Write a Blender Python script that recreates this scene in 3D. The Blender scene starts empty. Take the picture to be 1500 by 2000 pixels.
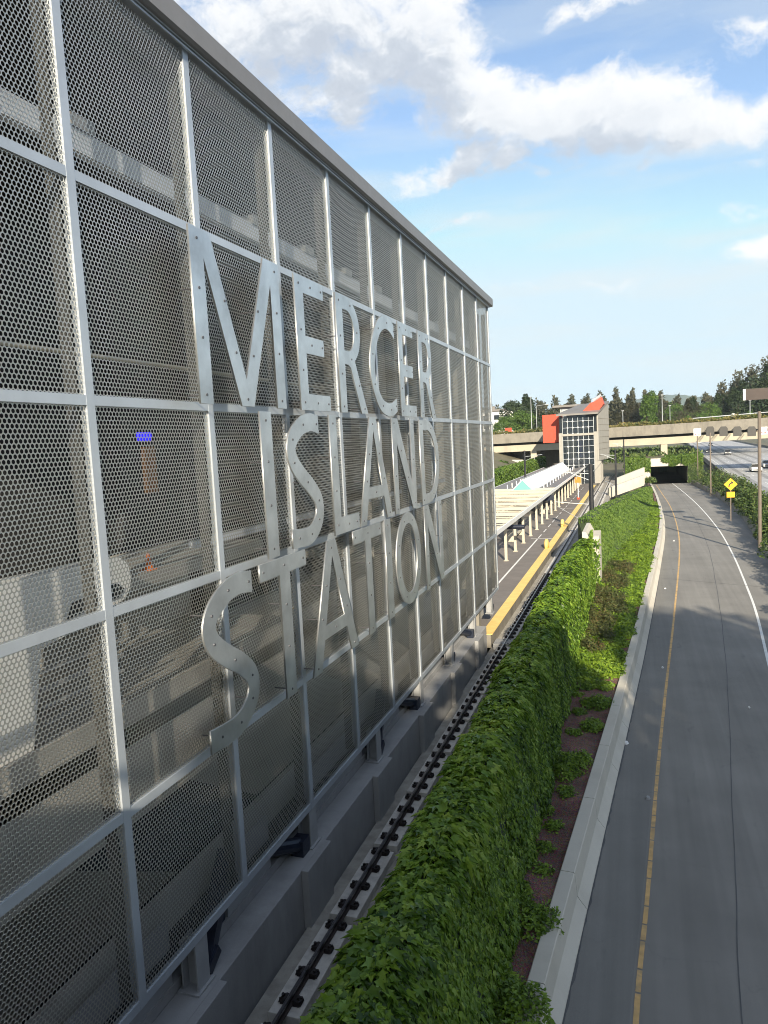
import bpy, math, random
import numpy as np
from mathutils import Vector, Matrix
R = math.radians
rng = np.random.default_rng(7)
random.seed(7)
scene = bpy.context.scene
COL = scene.collection

# ------------------------------------------------------------------ camera
FPX, W0, H0 = 1430.0, 1500, 2000
yaw, pitch, roll = R(-19.0), R(5.296), R(-2.998)
fwd = Vector((math.sin(yaw)*math.cos(pitch), math.cos(yaw)*math.cos(pitch), -math.sin(pitch)))
rt = Vector((math.cos(yaw), -math.sin(yaw), 0))
up = rt.cross(fwd)
cr, sr = math.cos(roll), math.sin(roll)
rt2 = rt*cr + up*sr
up2 = up*cr - rt*sr
cam = bpy.data.cameras.new('camera')
cam_o = bpy.data.objects.new('camera', cam)
COL.objects.link(cam_o)
m = Matrix.Identity(4)
for i in range(3):
    m[i][0], m[i][1], m[i][2] = rt2[i], up2[i], -fwd[i]
cam_o.matrix_world = m
cam.sensor_fit = 'VERTICAL'; cam.sensor_height = 36; cam.lens = 36*FPX/H0
cam.clip_start = .1; cam.clip_end = 20000
scene.camera = cam_o

def ray(px, py):
    return fwd + rt2*((px-750)/FPX) - up2*((py-1000)/FPX)
def at(px, py, Y):           # the point at distance Y along the tracks
    v = ray(px, py); return v*(Y/v.y)
def gz(px, py, z):           # the point at height z
    v = ray(px, py); return v*(z/v.z)

# ------------------------------------------------------------------ helpers
WO = {}                      # world origin of every empty / mesh
class MB:
    def __init__(s): s.v = []; s.f = []; s.m = []; s.mi = 0
    def add(s, vs, fs):
        n = len(s.v); s.v += [tuple(p) for p in vs]
        s.f += [tuple(i+n for i in f) for f in fs]; s.m += [s.mi]*len(fs); return s
    def box(s, x0, x1, y0, y1, z0, z1):
        return s.add([(x0,y0,z0),(x1,y0,z0),(x1,y1,z0),(x0,y1,z0),(x0,y0,z1),(x1,y0,z1),(x1,y1,z1),(x0,y1,z1)],
                     [(0,3,2,1),(4,5,6,7),(0,1,5,4),(1,2,6,5),(2,3,7,6),(3,0,4,7)])
    def bar(s, a, b, w, h, upv=(0,0,1)):       # box between two points
        a, b = Vector(a), Vector(b); d = (b-a).normalized(); u = Vector(upv)
        if abs(d.dot(u)) > .98: u = Vector((1,0,0))
        sd = d.cross(u).normalized(); u = sd.cross(d)
        q = [sd*(-w/2)+u*(-h/2), sd*(w/2)+u*(-h/2), sd*(w/2)+u*(h/2), sd*(-w/2)+u*(h/2)]
        return s.add([a+k for k in q]+[b+k for k in q], [(3,2,1,0),(4,5,6,7),(0,1,5,4),(1,2,6,5),(2,3,7,6),(3,0,4,7)])
    def tube(s, a, b, r, r2=None, n=10, cap=True):
        a, b = Vector(a), Vector(b); r2 = r if r2 is None else r2
        d = (b-a).normalized(); u = Vector((0,0,1)) if abs(d.z) < .95 else Vector((1,0,0))
        sd = d.cross(u).normalized(); u = sd.cross(d)
        vs = []
        for p, rr in ((a, r), (b, r2)):
            for k in range(n):
                t = 2*math.pi*k/n; vs.append(p+sd*(rr*math.cos(t))+u*(rr*math.sin(t)))
        fs = [(k, (k+1) % n, n+(k+1) % n, n+k) for k in range(n)]
        if cap: fs += [tuple(range(n-1, -1, -1)), tuple(range(n, 2*n))]
        return s.add(vs, fs)
    def prism(s, poly, axis, c0, c1):          # 2-D polygon pushed along axis x / y / z
        def P(p, c): return {'x': (c, p[0], p[1]), 'y': (p[0], c, p[1]), 'z': (p[0], p[1], c)}[axis]
        n = len(poly)
        vs = [P(p, c0) for p in poly]+[P(p, c1) for p in poly]
        fs = [tuple(range(n)), tuple(range(2*n-1, n-1, -1))]+[(k, n+k, n+(k+1) % n, (k+1) % n) for k in range(n)]
        return s.add(vs, fs)
    def sheet(s, left, right):                 # strip between two polylines
        n = len(left)
        return s.add(list(left)+list(right), [(k, n+k, n+k+1, k+1) for k in range(n-1)])
    def loft(s, secs, close=True, caps=True):  # list of sections with equal point counts
        n = len(secs[0]); vs = [p for c in secs for p in c]; fs = []
        for j in range(len(secs)-1):
            for k in range(n if close else n-1):
                fs.append((j*n+k, j*n+(k+1) % n, (j+1)*n+(k+1) % n, (j+1)*n+k))
        if caps and close: fs += [tuple(range(n-1, -1, -1)), tuple(range((len(secs)-1)*n, len(secs)*n))]
        return s.add(vs, fs)
    def build(s, name, mats, parent=None, base=None, smooth=False, bevel=0):
        me = bpy.data.meshes.new(name)
        if parent is not None: o0 = WO[parent.name]
        elif base is not None: o0 = Vector(base)
        else:
            a = np.array(s.v); o0 = Vector(((a[:,0].min()+a[:,0].max())/2, (a[:,1].min()+a[:,1].max())/2, a[:,2].min()))
        me.from_pydata([(p[0]-o0.x, p[1]-o0.y, p[2]-o0.z) for p in s.v], [], s.f)
        mats = mats if isinstance(mats, (list, tuple)) else [mats]
        for k in mats: me.materials.append(k)
        if len(mats) > 1: me.polygons.foreach_set('material_index', s.m)
        if smooth: me.polygons.foreach_set('use_smooth', [True]*len(s.f))
        me.update()
        return link(name, me, parent, o0, bevel)
def link(name, me, parent, o0, bevel=0):
    o = bpy.data.objects.new(name, me); COL.objects.link(o)
    if parent is not None: o.parent = parent
    else: o.location = o0
    WO[o.name] = Vector(o0)
    if bevel:
        b = o.modifiers.new('bevel', 'BEVEL'); b.width = bevel; b.segments = 2; b.limit_method = 'ANGLE'; b.angle_limit = R(40)
    return o
def tag(o, label=None, cat=None, group=None, kind=None):
    if label: o['label'] = label
    if cat: o['category'] = cat
    if group: o['group'] = group
    if kind: o['kind'] = kind
    return o
def thing(name, loc, label, cat, group=None, rz=0):
    o = bpy.data.objects.new(name, None); COL.objects.link(o); o.empty_display_size = .3
    o.location = loc; o.rotation_euler.z = rz; WO[o.name] = Vector(loc)
    return tag(o, label, cat, group)
def dup(o, loc, rz=None, label=None, scale=None):
    def cp(q, par):
        c = q.copy(); COL.objects.link(c)
        if par is not None: c.parent = par
        for ch in q.children: cp(ch, c)
        return c
    c = cp(o, None); c.location = loc; WO[c.name] = Vector(loc)
    if rz is not None: c.rotation_euler.z = rz
    if scale is not None: c.scale = scale
    if label: c['label'] = label
    return c
def structure(o): return tag(o, kind='structure')
ORD = ['first','second','third','fourth','fifth','sixth','seventh','eighth','ninth','tenth','eleventh','twelfth','thirteenth',
       'fourteenth','fifteenth','sixteenth','seventeenth','eighteenth','nineteenth','twentieth']
ORD += ['twenty-'+k for k in ORD[:9]]+['thirtieth']

# big meshes from numpy: verts (N,3), faces given as equal-sized polygons (M,k)
def np_mesh(name, V, F, mat, parent=None, base=None, smooth=False, kinds=None):
    o0 = WO[parent.name] if parent is not None else Vector(base if base is not None else (0,0,0))
    V = np.asarray(V, np.float32)-np.array(o0, np.float32)
    me = bpy.data.meshes.new(name)
    lists = F if isinstance(F, list) else [F]
    nl = sum(f.size for f in lists); npoly = sum(len(f) for f in lists)
    me.vertices.add(len(V)); me.vertices.foreach_set('co', V.ravel())
    me.loops.add(nl); me.loops.foreach_set('vertex_index', np.concatenate([f.ravel() for f in lists]).astype(np.int32))
    tot = np.concatenate([np.full(len(f), f.shape[1]) for f in lists]).astype(np.int32)
    me.polygons.add(npoly)
    me.polygons.foreach_set('loop_start', np.concatenate([[0], np.cumsum(tot)[:-1]]).astype(np.int32))
    me.polygons.foreach_set('loop_total', tot)
    if smooth: me.polygons.foreach_set('use_smooth', np.ones(npoly, bool))
    me.materials.append(mat)
    me.update(calc_edges=True); me.validate()
    return link(name, me, parent, o0)

# ------------------------------------------------------------------ materials
def nodes(name):
    k = bpy.data.materials.new(name); k.use_nodes = True
    nt = k.node_tree; b = nt.nodes['Principled BSDF']
    return k, nt, b
def N(nt, typ, **kw):
    n = nt.nodes.new(typ)
    for a, v in kw.items(): setattr(n, a, v)
    return n
def pos(nt, scale=(1,1,1)):
    g = N(nt, 'ShaderNodeNewGeometry'); mp = N(nt, 'ShaderNodeMapping'); mp.inputs['Scale'].default_value = scale
    nt.links.new(g.outputs['Position'], mp.inputs['Vector']); return mp.outputs['Vector']
def noise(nt, vec, sc, det=5, rough=.55):
    n = N(nt, 'ShaderNodeTexNoise'); n.inputs['Scale'].default_value = sc; n.inputs['Detail'].default_value = det
    n.inputs['Roughness'].default_value = rough; nt.links.new(vec, n.inputs['Vector']); return n.outputs['Fac']
def ramp(nt, fac, stops):
    r = N(nt, 'ShaderNodeValToRGB'); e = r.color_ramp.elements
    while len(e) > 1: e.remove(e[-1])
    e[0].position = stops[0][0]; e[0].color = (*stops[0][1], 1)
    for p, c in stops[1:]:
        q = e.new(p); q.color = (*c, 1)
    nt.links.new(fac, r.inputs['Fac']); return r.outputs['Color']
def mix(nt, fac, a, b, blend='MIX'):
    n = N(nt, 'ShaderNodeMix', data_type='RGBA', blend_type=blend)
    for s, v in ((n.inputs[0], fac), (n.inputs[6], a), (n.inputs[7], b)):
        if hasattr(v, 'is_output'): nt.links.new(v, s)
        elif isinstance(v, (int, float)): s.default_value = v
        else: s.default_value = (*v, 1)
    return n.outputs[2]
def math_(nt, op, a, b=None, c=None, clamp=False):
    n = N(nt, 'ShaderNodeMath', operation=op, use_clamp=clamp)
    for s, v in zip(n.inputs, (a, b, c)):
        if v is None: continue
        if hasattr(v, 'is_output'): nt.links.new(v, s)
        else: s.default_value = v
    return n.outputs[0]
def bump(nt, b, h, strength=.3, dist=.02):
    n = N(nt, 'ShaderNodeBump'); n.inputs['Strength'].default_value = strength; n.inputs['Distance'].default_value = dist
    nt.links.new(h, n.inputs['Height']); nt.links.new(n.outputs['Normal'], b.inputs['Normal'])
def mat(name, col, rough=.6, metal=0., var=.18, sc=2.5, bmp=0., bsc=30, stretch=(1,1,1), streak=0., spec=.5, stain=None, stainamt=.5):
    k, nt, b = nodes(name)
    v = pos(nt, stretch)
    f = noise(nt, v, sc, 6, .6)
    c = ramp(nt, f, [(.25, tuple(x*(1-var) for x in col)), (.75, tuple(min(1, x*(1+var)) for x in col))])
    if stain:
        f2 = noise(nt, pos(nt, (1.3,1.3,.35)), sc*.45, 8, .7)
        f2 = math_(nt, 'MULTIPLY', math_(nt, 'SUBTRACT', f2, .48, clamp=True), 4*stainamt, clamp=True)
        c = mix(nt, f2, c, stain)
    nt.links.new(c, b.inputs['Base Color'])
    b.inputs['Metallic'].default_value = metal
    fr = noise(nt, v, sc*5, 4)
    rr = N(nt, 'ShaderNodeMapRange'); rr.inputs['To Min'].default_value = max(0, rough-.1); rr.inputs['To Max'].default_value = min(1, rough+.1)
    nt.links.new(fr, rr.inputs['Value']); nt.links.new(rr.outputs[0], b.inputs['Roughness'])
    b.inputs['Specular IOR Level'].default_value = spec
    if bmp: bump(nt, b, noise(nt, v, bsc, 4), bmp, .01)
    return k
def leafmat(name, cols, rough=.45, trans=.35, clump=.35):
    k, nt, b = nodes(name)
    g = N(nt, 'ShaderNodeNewGeometry')
    f = noise(nt, pos(nt), clump, 4, .6)
    fac = math_(nt, 'ADD', math_(nt, 'MULTIPLY', g.outputs['Random Per Island'], .6), math_(nt, 'MULTIPLY', math_(nt, 'SUBTRACT', f, .3), 1.0), clamp=True)
    n = len(cols)
    c = ramp(nt, fac, [(i/(n-1)*.8+.1, q) for i, q in enumerate(cols)])
    nt.links.new(c, b.inputs['Base Color']); b.inputs['Roughness'].default_value = rough
    b.inputs['Specular IOR Level'].default_value = .4
    t = N(nt, 'ShaderNodeBsdfTranslucent')
    nt.links.new(mix(nt, .5, c, (.35,.5,.05), 'MULTIPLY'), t.inputs['Color'])
    nt.links.new(c, t.inputs['Color'])
    ms = N(nt, 'ShaderNodeMixShader'); ms.inputs[0].default_value = trans
    out = nt.nodes['Material Output']
    nt.links.new(b.outputs[0], ms.inputs[1]); nt.links.new(t.outputs[0], ms.inputs[2]); nt.links.new(ms.outputs[0], out.inputs['Surface'])
    return k

M = {}
def brushed(name, col, rough, var=.12, axis=(1,.6,14), metal=1., bmp=.06):
    k, nt, b = nodes(name)
    v = pos(nt, axis)
    f = noise(nt, v, 5, 6, .65); f2 = noise(nt, pos(nt), 1.1, 5, .6)
    c = ramp(nt, f2, [(.3, tuple(x*(1-var) for x in col)), (.7, tuple(min(1, x*(1+var)) for x in col))])
    nt.links.new(c, b.inputs['Base Color']); b.inputs['Metallic'].default_value = metal
    rr = N(nt, 'ShaderNodeMapRange'); rr.inputs['To Min'].default_value = rough-.08; rr.inputs['To Max'].default_value = rough+.1
    nt.links.new(f, rr.inputs['Value']); nt.links.new(rr.outputs[0], b.inputs['Roughness'])
    bump(nt, b, f, bmp, .01)
    return k
M['frame'] = brushed('frame_aluminium', (.46,.50,.545), .40, .10, metal=.42, bmp=.03)
M['panel'] = brushed('perforated_aluminium', (.58,.565,.52), .44, .06, bmp=.0)
M['letter'] = brushed('letter_aluminium', (.60,.615,.62), .42, .2, (1,3,9), metal=.9, bmp=.06)
M['bolt'] = mat('bolt_steel', (.13,.13,.14), .45, .7, .1)
M['fascia'] = mat('fascia_paint', (.18,.18,.187), .5, .0, .07, 1.5)
M['steel'] = mat('painted_steel', (.33,.335,.34), .5, .0, .1, 2)
M['fin'] = mat('fin_plate', (.10,.097,.088), .55, .2, .08, 2)
M['black'] = mat('black_rubber', (.012,.013,.016), .5, 0, .3, 4)
M['navy'] = mat('dark_brace', (.02,.026,.045), .4, .2, .3, 4)
M['conc'] = mat('concrete', (.31,.31,.31), .8, 0, .1, 1.2, .25, 25, stain=(.20,.198,.195), stainamt=.8)
M['concw'] = mat('weathered_concrete', (.225,.205,.17), .85, 0, .16, .9, .3, 25, stain=(.11,.10,.085), stainamt=.9)
M['girder'] = mat('girder_concrete', (.43,.385,.30), .85, 0, .08, .5, .2, 15, stain=(.27,.24,.2), stainamt=.5)
M['block'] = mat('pale_block', (.32,.305,.27), .85, 0, .1, .9, .2, 15, stain=(.28,.26,.22), stainamt=.5)
M['conclight'] = mat('pale_concrete', (.56,.52,.44), .85, 0, .1, .5, .2, 18, stain=(.36,.32,.25), stainamt=.5)
M['plinth'] = mat('plinth_concrete', (.56,.54,.50), .85, 0, .15, 3, .3, 30, stain=(.2,.185,.17), stainamt=.6)
M['trackbed'] = mat('track_slab', (.33,.31,.27), .9, 0, .25, 2, .4, 30, stain=(.15,.135,.12), stainamt=.8)
M['rail'] = mat('rail_steel', (.07,.055,.05), .5, .6, .25, 5)
M['railtop'] = mat('rail_head', (.20,.19,.2), .3, .9, .1, 5)
M['clip'] = mat('rail_clip_iron', (.025,.02,.02), .6, .4, .4, 9)
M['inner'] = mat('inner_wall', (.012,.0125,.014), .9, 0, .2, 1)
M['innerl'] = mat('inner_concrete', (.36,.345,.31), .8, 0, .15, .8, stain=(.14,.14,.14))
M['inbeam'] = mat('inner_beam', (.74,.77,.82), .45, 0, .1, 1)
M['whitepanel'] = mat('white_cladding', (.90,.89,.86), .4, 0, .06, 2)
M['ink'] = mat('dark_window', (.02,.025,.03), .15, 0, .3, 4)
M['white'] = mat('white_paint', (.78,.77,.74), .6, 0, .1, 3)
M['yellowpaint'] = mat('tactile_yellow', (.84,.59,.19), .7, 0, .12, 2, .3, 60)
M['plat'] = mat('platform_paving', (.185,.165,.15), .9, 0, .14, .8, .2, 25, stain=(.12,.108,.1), stainamt=.5)
M['cream'] = mat('cream_steel', (.49,.445,.35), .6, 0, .08, 1.5)
M['roof'] = mat('metal_roof', (.19,.175,.16), .55, 0, .12, .5, stain=(.14,.13,.12))
M['roofw'] = mat('white_gutter', (.80,.80,.78), .4, 0, .06, 1)
M['red'] = mat('red_cladding', (.55,.058,.022), .5, 0, .07, .6)
M['polebrown'] = mat('brown_pole', (.15,.12,.095), .6, 0, .15, 2)
M['signbrown'] = mat('sign_back', (.045,.03,.025), .6, 0, .1, 1)
M['signgray'] = mat('signal_back', (.05,.047,.042), .6, 0, .1, 1)
M['signyellow'] = mat('sign_yellow', (.90,.46,.01), .5, 0, .05, 2)
M['orange'] = mat('safety_orange', (.85,.20,.02), .6, 0, .08, 3)
M['bark'] = mat('bark', (.09,.065,.045), .9, 0, .3, 3, .5, 12)
M['lamp'] = mat('galvanised_pole', (.42,.44,.45), .45, .3, .1, 2)
M['dirt'] = mat('ground_soil', (.13,.115,.07), .95, 0, .35, .12, stain=(.06,.09,.03), stainamt=.9)
M['mulch'] = None
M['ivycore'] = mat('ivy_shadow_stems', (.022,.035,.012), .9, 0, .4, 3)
M['ivy'] = leafmat('ivy_leaf', [(.032,.078,.012),(.11,.205,.022),(.205,.33,.034),(.33,.44,.07)], .27, .36, .5)
M['ivyfar'] = leafmat('far_ivy_leaf', [(.04,.085,.014),(.075,.14,.018),(.115,.19,.024),(.17,.25,.04)], .5, .28, .4)  # leaf greens of the ivy farther off
M['shrub'] = leafmat('groundcover_leaf', [(.05,.095,.014),(.12,.205,.018),(.20,.31,.026),(.27,.37,.035)], .5, .3, .8)
M['shrubdull'] = leafmat('olive_shrub_leaf', [(.035,.04,.014),(.065,.08,.022),(.10,.115,.03),(.15,.085,.04)], .6, .2, .8)
M['bush'] = leafmat('roadside_bush_leaf', [(.025,.05,.016),(.055,.095,.025),(.10,.15,.035),(.19,.23,.06)], .5, .25, .5)
M['fir'] = leafmat('fir_needles', [(.016,.03,.016),(.028,.048,.022),(.044,.068,.028),(.065,.092,.034)], .6, .1, .25)
M['brownfir'] = leafmat('brown_fir_needles', [(.022,.028,.014),(.04,.045,.022),(.062,.06,.03),(.085,.075,.035)], .6, .12, .2)
M['broad'] = leafmat('broad_leaf', [(.035,.07,.014),(.06,.12,.02),(.10,.17,.028),(.13,.21,.035)], .55, .25, .25)
M['dry'] = leafmat('planter_growth', [(.05,.08,.02),(.10,.12,.03),(.2,.17,.05),(.26,.2,.07)], .6, .2, .15)

def mulchmat():
    k, nt, b = nodes('bark_mulch')
    v = pos(nt)
    vo = N(nt, 'ShaderNodeTexVoronoi'); vo.inputs['Scale'].default_value = 28; nt.links.new(v, vo.inputs['Vector'])
    f = noise(nt, v, 1.1, 6)
    c = ramp(nt, f, [(.3, (.10,.052,.042)), (.7, (.21,.115,.09))])
    c = mix(nt, .55, c, vo.outputs['Color'], 'SOFT_LIGHT')
    nt.links.new(c, b.inputs['Base Color']); b.inputs['Roughness'].default_value = .95
    bump(nt, b, vo.outputs['Distance'], .8, .03); return k
M['mulch'] = mulchmat()
def asphalt(name, base, tint=(1,1,.97)):
    k, nt, b = nodes(name)
    v = pos(nt)
    f = noise(nt, v, .22, 7, .6); g = noise(nt, v, 55, 3, .7); h = noise(nt, pos(nt, (2.2,.05,1)), 1.0, 5, .6)
    c = ramp(nt, f, [(.3, tuple(base*.85*t for t in tint)), (.7, tuple(base*1.15*t for t in tint))])
    c = mix(nt, .35, c, ramp(nt, g, [(.3, (.35,.35,.35)), (.7, (.68,.68,.68))]), 'OVERLAY')
    c = mix(nt, .5, c, ramp(nt, h, [(.3, (.40,.40,.40)), (.7, (.62,.62,.62))]), 'OVERLAY')
    # hairline cracks, patches and a few oil spots
    wv = N(nt, 'ShaderNodeTexNoise'); wv.inputs['Scale'].default_value = .9; wv.inputs['Detail'].default_value = 6; nt.links.new(v, wv.inputs['Vector'])
    dv = N(nt, 'ShaderNodeVectorMath', operation='MULTIPLY_ADD'); nt.links.new(wv.outputs['Color'], dv.inputs[0]); dv.inputs[1].default_value = (2.2,2.2,0); nt.links.new(v, dv.inputs[2])
    vo = N(nt, 'ShaderNodeTexVoronoi', feature='DISTANCE_TO_EDGE'); vo.inputs['Scale'].default_value = .16; nt.links.new(dv.outputs[0], vo.inputs['Vector'])
    ck = N(nt, 'ShaderNodeMapRange'); ck.inputs['From Min'].default_value = .0015; ck.inputs['From Max'].default_value = .005; ck.inputs['To Min'].default_value = .1; ck.inputs['To Max'].default_value = 0
    nt.links.new(vo.outputs['Distance'], ck.inputs['Value']); c = mix(nt, ck.outputs[0], c, (.05,.05,.05))
    oil = noise(nt, pos(nt, (1,.35,1)), 1.7, 3, .5); om = N(nt, 'ShaderNodeMapRange'); om.inputs['From Min'].default_value = .68; om.inputs['From Max'].default_value = .80; om.inputs['To Max'].default_value = .35
    nt.links.new(oil, om.inputs['Value']); c = mix(nt, om.outputs[0], c, (.06,.06,.06))
    nt.links.new(c, b.inputs['Base Color']); b.inputs['Roughness'].default_value = .82
    b.inputs['Specular IOR Level'].default_value = .3
    bump(nt, b, g, .25, .006); return k
M['road'] = asphalt('asphalt', .205, (1.05,1,.91))
M['shoulder'] = asphalt('shoulder_asphalt', .185, (1.03,1,.92))
M['fwy'] = asphalt('freeway_concrete', .40, (1,1,1))
M['seam'] = mat('tar_seam', (.085,.085,.085), .7, 0, .3, 2)
M['lineyel'] = mat('worn_yellow_line', (.58,.37,.15), .8, 0, .25, 4, stain=(.30,.24,.15), stainamt=.9)
M['linewhite'] = mat('white_line', (.72,.72,.69), .7, 0, .1, 4)

def glassmat(name, col, rough=.05, alpha=.35):
    k, nt, b = nodes(name)
    b.inputs['Base Color'].default_value = (*col, 1); b.inputs['Roughness'].default_value = rough
    b.inputs['Alpha'].default_value = alpha; b.inputs['Specular IOR Level'].default_value = .8
    return k
M['skyglass'] = glassmat('skylight_glass', (.13,.21,.18), .55, .6)
M['skyglass'].node_tree.nodes['Principled BSDF'].inputs['Specular IOR Level'].default_value = .2
M['glass'] = glassmat('tower_glass', (.03,.04,.05), .04, .55)
M['skyglass'] = None
M['teal'] = mat('teal_gable_glass', (.18,.46,.40), .2, 0, .06, 1, spec=.7)
M['carglass'] = mat('car_glass', (.02,.022,.025), .08, 0, .1, 1, spec=.8)
M['tyre'] = mat('tyre', (.02,.02,.02), .8, 0, .2, 3)
def emit(name, col, s):
    k, nt, b = nodes(name); b.inputs['Base Color'].default_value = (*col, 1)
    b.inputs['Emission Color'].default_value = (*col, 1); b.inputs['Emission Strength'].default_value = s; return k
M['bluelit'] = emit('blue_lit_sign', (.02,.012,1.), .7)

# ------------------------------------------------------------------ sun and sky
EL, AZ = R(23.0), R(19.0)             # the sun stands behind the camera, to the right
to_sun = Vector((math.sin(AZ)*math.cos(EL), -math.cos(AZ)*math.cos(EL), math.sin(EL)))
sun = bpy.data.lights.new('sun', 'SUN'); sun.energy = 5.0; sun.angle = R(.5); sun.color = (1, .89, .71)
sun_o = bpy.data.objects.new('sun', sun); COL.objects.link(sun_o)
sun_o.rotation_euler = to_sun.to_track_quat('Z', 'Y').to_euler()
sun_o.location = (30, -60, 60)
world = bpy.data.worlds.new('World'); scene.world = world; world.use_nodes = True
wt = world.node_tree; bg = wt.nodes['Background']
SKYK = .118
bg.inputs['Strength'].default_value = SKYK
sky = N(wt, 'ShaderNodeTexSky', sky_type='NISHITA'); sky.sun_disc = False
sky.sun_elevation = EL; sky.sun_rotation = math.pi-AZ
sky.altitude = 50; sky.air_density = 1.0; sky.dust_density = .6; sky.ozone_density = 2.0
def dirpix(px, py):
    v = ray(px, py).normalized(); return math.atan2(v.x, v.y), math.asin(v.z)
# cloud banks, each a soft ellipse in azimuth / elevation: centre, half-width, half-height (pixels of the photo used as degrees), tilt, weight
blobs = [(560,40,205,82,-8,1.0),(470,90,130,80,30,.5),(1330,232,230,36,4,1.1),(1000,330,150,14,-4,.5),(1100,560,200,14,3,.42),(900,430,160,12,-6,.42),(600,180,120,60,20,.6),(850,95,120,100,35,1.0),(760,60,130,95,25,1.1),(690,150,130,75,-10,.95),(880,150,120,80,30,1.05),(1010,210,150,60,14,1.15),(1190,210,190,48,10,1.15),
         (1380,238,150,26,3,1.0),(900,300,100,30,-16,1.0),(1000,270,90,40,-10,.8),(1180,15,110,20,0,.7),(1460,60,70,28,-15,.62),(1480,480,70,26,-12,.95),
         (1450,405,60,18,0,.5),(1210,320,80,14,-3,.55),(640,215,90,40,20,.55),(420,20,150,70,0,.6),(1470,300,60,10,0,.4)]
grp = bpy.data.node_groups.new('cloud_density', 'ShaderNodeTree')
grp.interface.new_socket('V', in_out='INPUT', socket_type='NodeSocketVector')
grp.interface.new_socket('D', in_out='OUTPUT', socket_type='NodeSocketFloat')
gi, go = N(grp, 'NodeGroupInput'), N(grp, 'NodeGroupOutput')
gv = gi.outputs['V']
wn = N(grp, 'ShaderNodeTexNoise'); wn.inputs['Scale'].default_value = 9; wn.inputs['Detail'].default_value = 6; grp.links.new(gv, wn.inputs['Vector'])
sub = N(grp, 'ShaderNodeVectorMath', operation='SUBTRACT'); grp.links.new(wn.outputs['Color'], sub.inputs[0]); sub.inputs[1].default_value = (.5,.5,.5)
scl = N(grp, 'ShaderNodeVectorMath', operation='SCALE'); grp.links.new(sub.outputs[0], scl.inputs[0]); scl.inputs['Scale'].default_value = .075
addv = N(grp, 'ShaderNodeVectorMath', operation='ADD'); grp.links.new(gv, addv.inputs[0]); grp.links.new(scl.outputs[0], addv.inputs[1])
acc = None
for (px, py, a, b_, tilt, wgt) in blobs:
    az, el = dirpix(px, py)
    mp = N(grp, 'ShaderNodeMapping', vector_type='TEXTURE')
    mp.inputs['Location'].default_value = (az, el, 0); mp.inputs['Rotation'].default_value = (0, 0, R(-tilt))
    mp.inputs['Scale'].default_value = (a/FPX, b_/FPX, 1)
    grp.links.new(addv.outputs[0], mp.inputs['Vector'])
    ln = N(grp, 'ShaderNodeVectorMath', operation='LENGTH'); grp.links.new(mp.outputs[0], ln.inputs[0])
    mr = N(grp, 'ShaderNodeMapRange', interpolation_type='SMOOTHSTEP')
    mr.inputs['From Min'].default_value = 1.7; mr.inputs['From Max'].default_value = .2; mr.inputs['To Max'].default_value = wgt
    grp.links.new(ln.outputs['Value'], mr.inputs['Value'])
    acc = mr.outputs[0] if acc is None else math_(grp, 'MAXIMUM', acc, mr.outputs[0])
n1 = N(grp, 'ShaderNodeTexNoise'); n1.inputs['Scale'].default_value = 15; n1.inputs['Detail'].default_value = 10; n1.inputs['Roughness'].default_value = .66
mpn = N(grp, 'ShaderNodeMapping'); mpn.inputs['Scale'].default_value = (1, 1.7, 1); grp.links.new(addv.outputs[0], mpn.inputs['Vector']); grp.links.new(mpn.outputs[0], n1.inputs['Vector'])
d = math_(grp, 'ADD', acc, math_(grp, 'MULTIPLY', math_(grp, 'SUBTRACT', n1.outputs['Fac'], .5), 2.2))
# unseen cloud added behind, beside and above the camera to lift the ambient light
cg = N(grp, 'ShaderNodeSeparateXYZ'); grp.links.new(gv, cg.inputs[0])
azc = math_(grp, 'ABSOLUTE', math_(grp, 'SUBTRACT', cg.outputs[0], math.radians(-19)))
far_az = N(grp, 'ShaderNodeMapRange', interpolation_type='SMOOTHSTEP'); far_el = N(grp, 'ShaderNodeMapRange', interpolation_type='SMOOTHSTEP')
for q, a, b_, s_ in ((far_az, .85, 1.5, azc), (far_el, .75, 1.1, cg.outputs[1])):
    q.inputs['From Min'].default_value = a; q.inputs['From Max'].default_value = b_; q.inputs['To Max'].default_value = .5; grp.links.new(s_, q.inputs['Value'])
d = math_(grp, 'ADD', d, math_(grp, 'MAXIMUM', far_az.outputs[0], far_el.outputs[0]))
grp.links.new(d, go.inputs['D'])
tc = N(wt, 'ShaderNodeTexCoord'); sx = N(wt, 'ShaderNodeSeparateXYZ'); wt.links.new(tc.outputs['Generated'], sx.inputs[0])
azn = math_(wt, 'ARCTAN2', sx.outputs[0], sx.outputs[1]); eln = math_(wt, 'ARCSINE', sx.outputs[2])
cv = N(wt, 'ShaderNodeCombineXYZ'); wt.links.new(azn, cv.inputs[0]); wt.links.new(eln, cv.inputs[1])
def dens(off):
    g = N(wt, 'ShaderNodeGroup'); g.node_tree = grp
    a = N(wt, 'ShaderNodeVectorMath', operation='ADD'); a.inputs[1].default_value = off
    wt.links.new(cv.outputs[0], a.inputs[0]); wt.links.new(a.outputs[0], g.inputs[0]); return g.outputs[0]
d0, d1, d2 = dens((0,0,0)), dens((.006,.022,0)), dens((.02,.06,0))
def mrange(nt, v, a, b, c=0., e=1., smooth=True):
    n = N(nt, 'ShaderNodeMapRange', interpolation_type='SMOOTHSTEP' if smooth else 'LINEAR')
    for s, q in zip(('From Min','From Max','To Min','To Max'), (a,b,c,e)): n.inputs[s].default_value = q
    nt.links.new(v, n.inputs['Value']); return n.outputs[0]
alpha = mrange(wt, d0, .26, .95)
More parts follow.
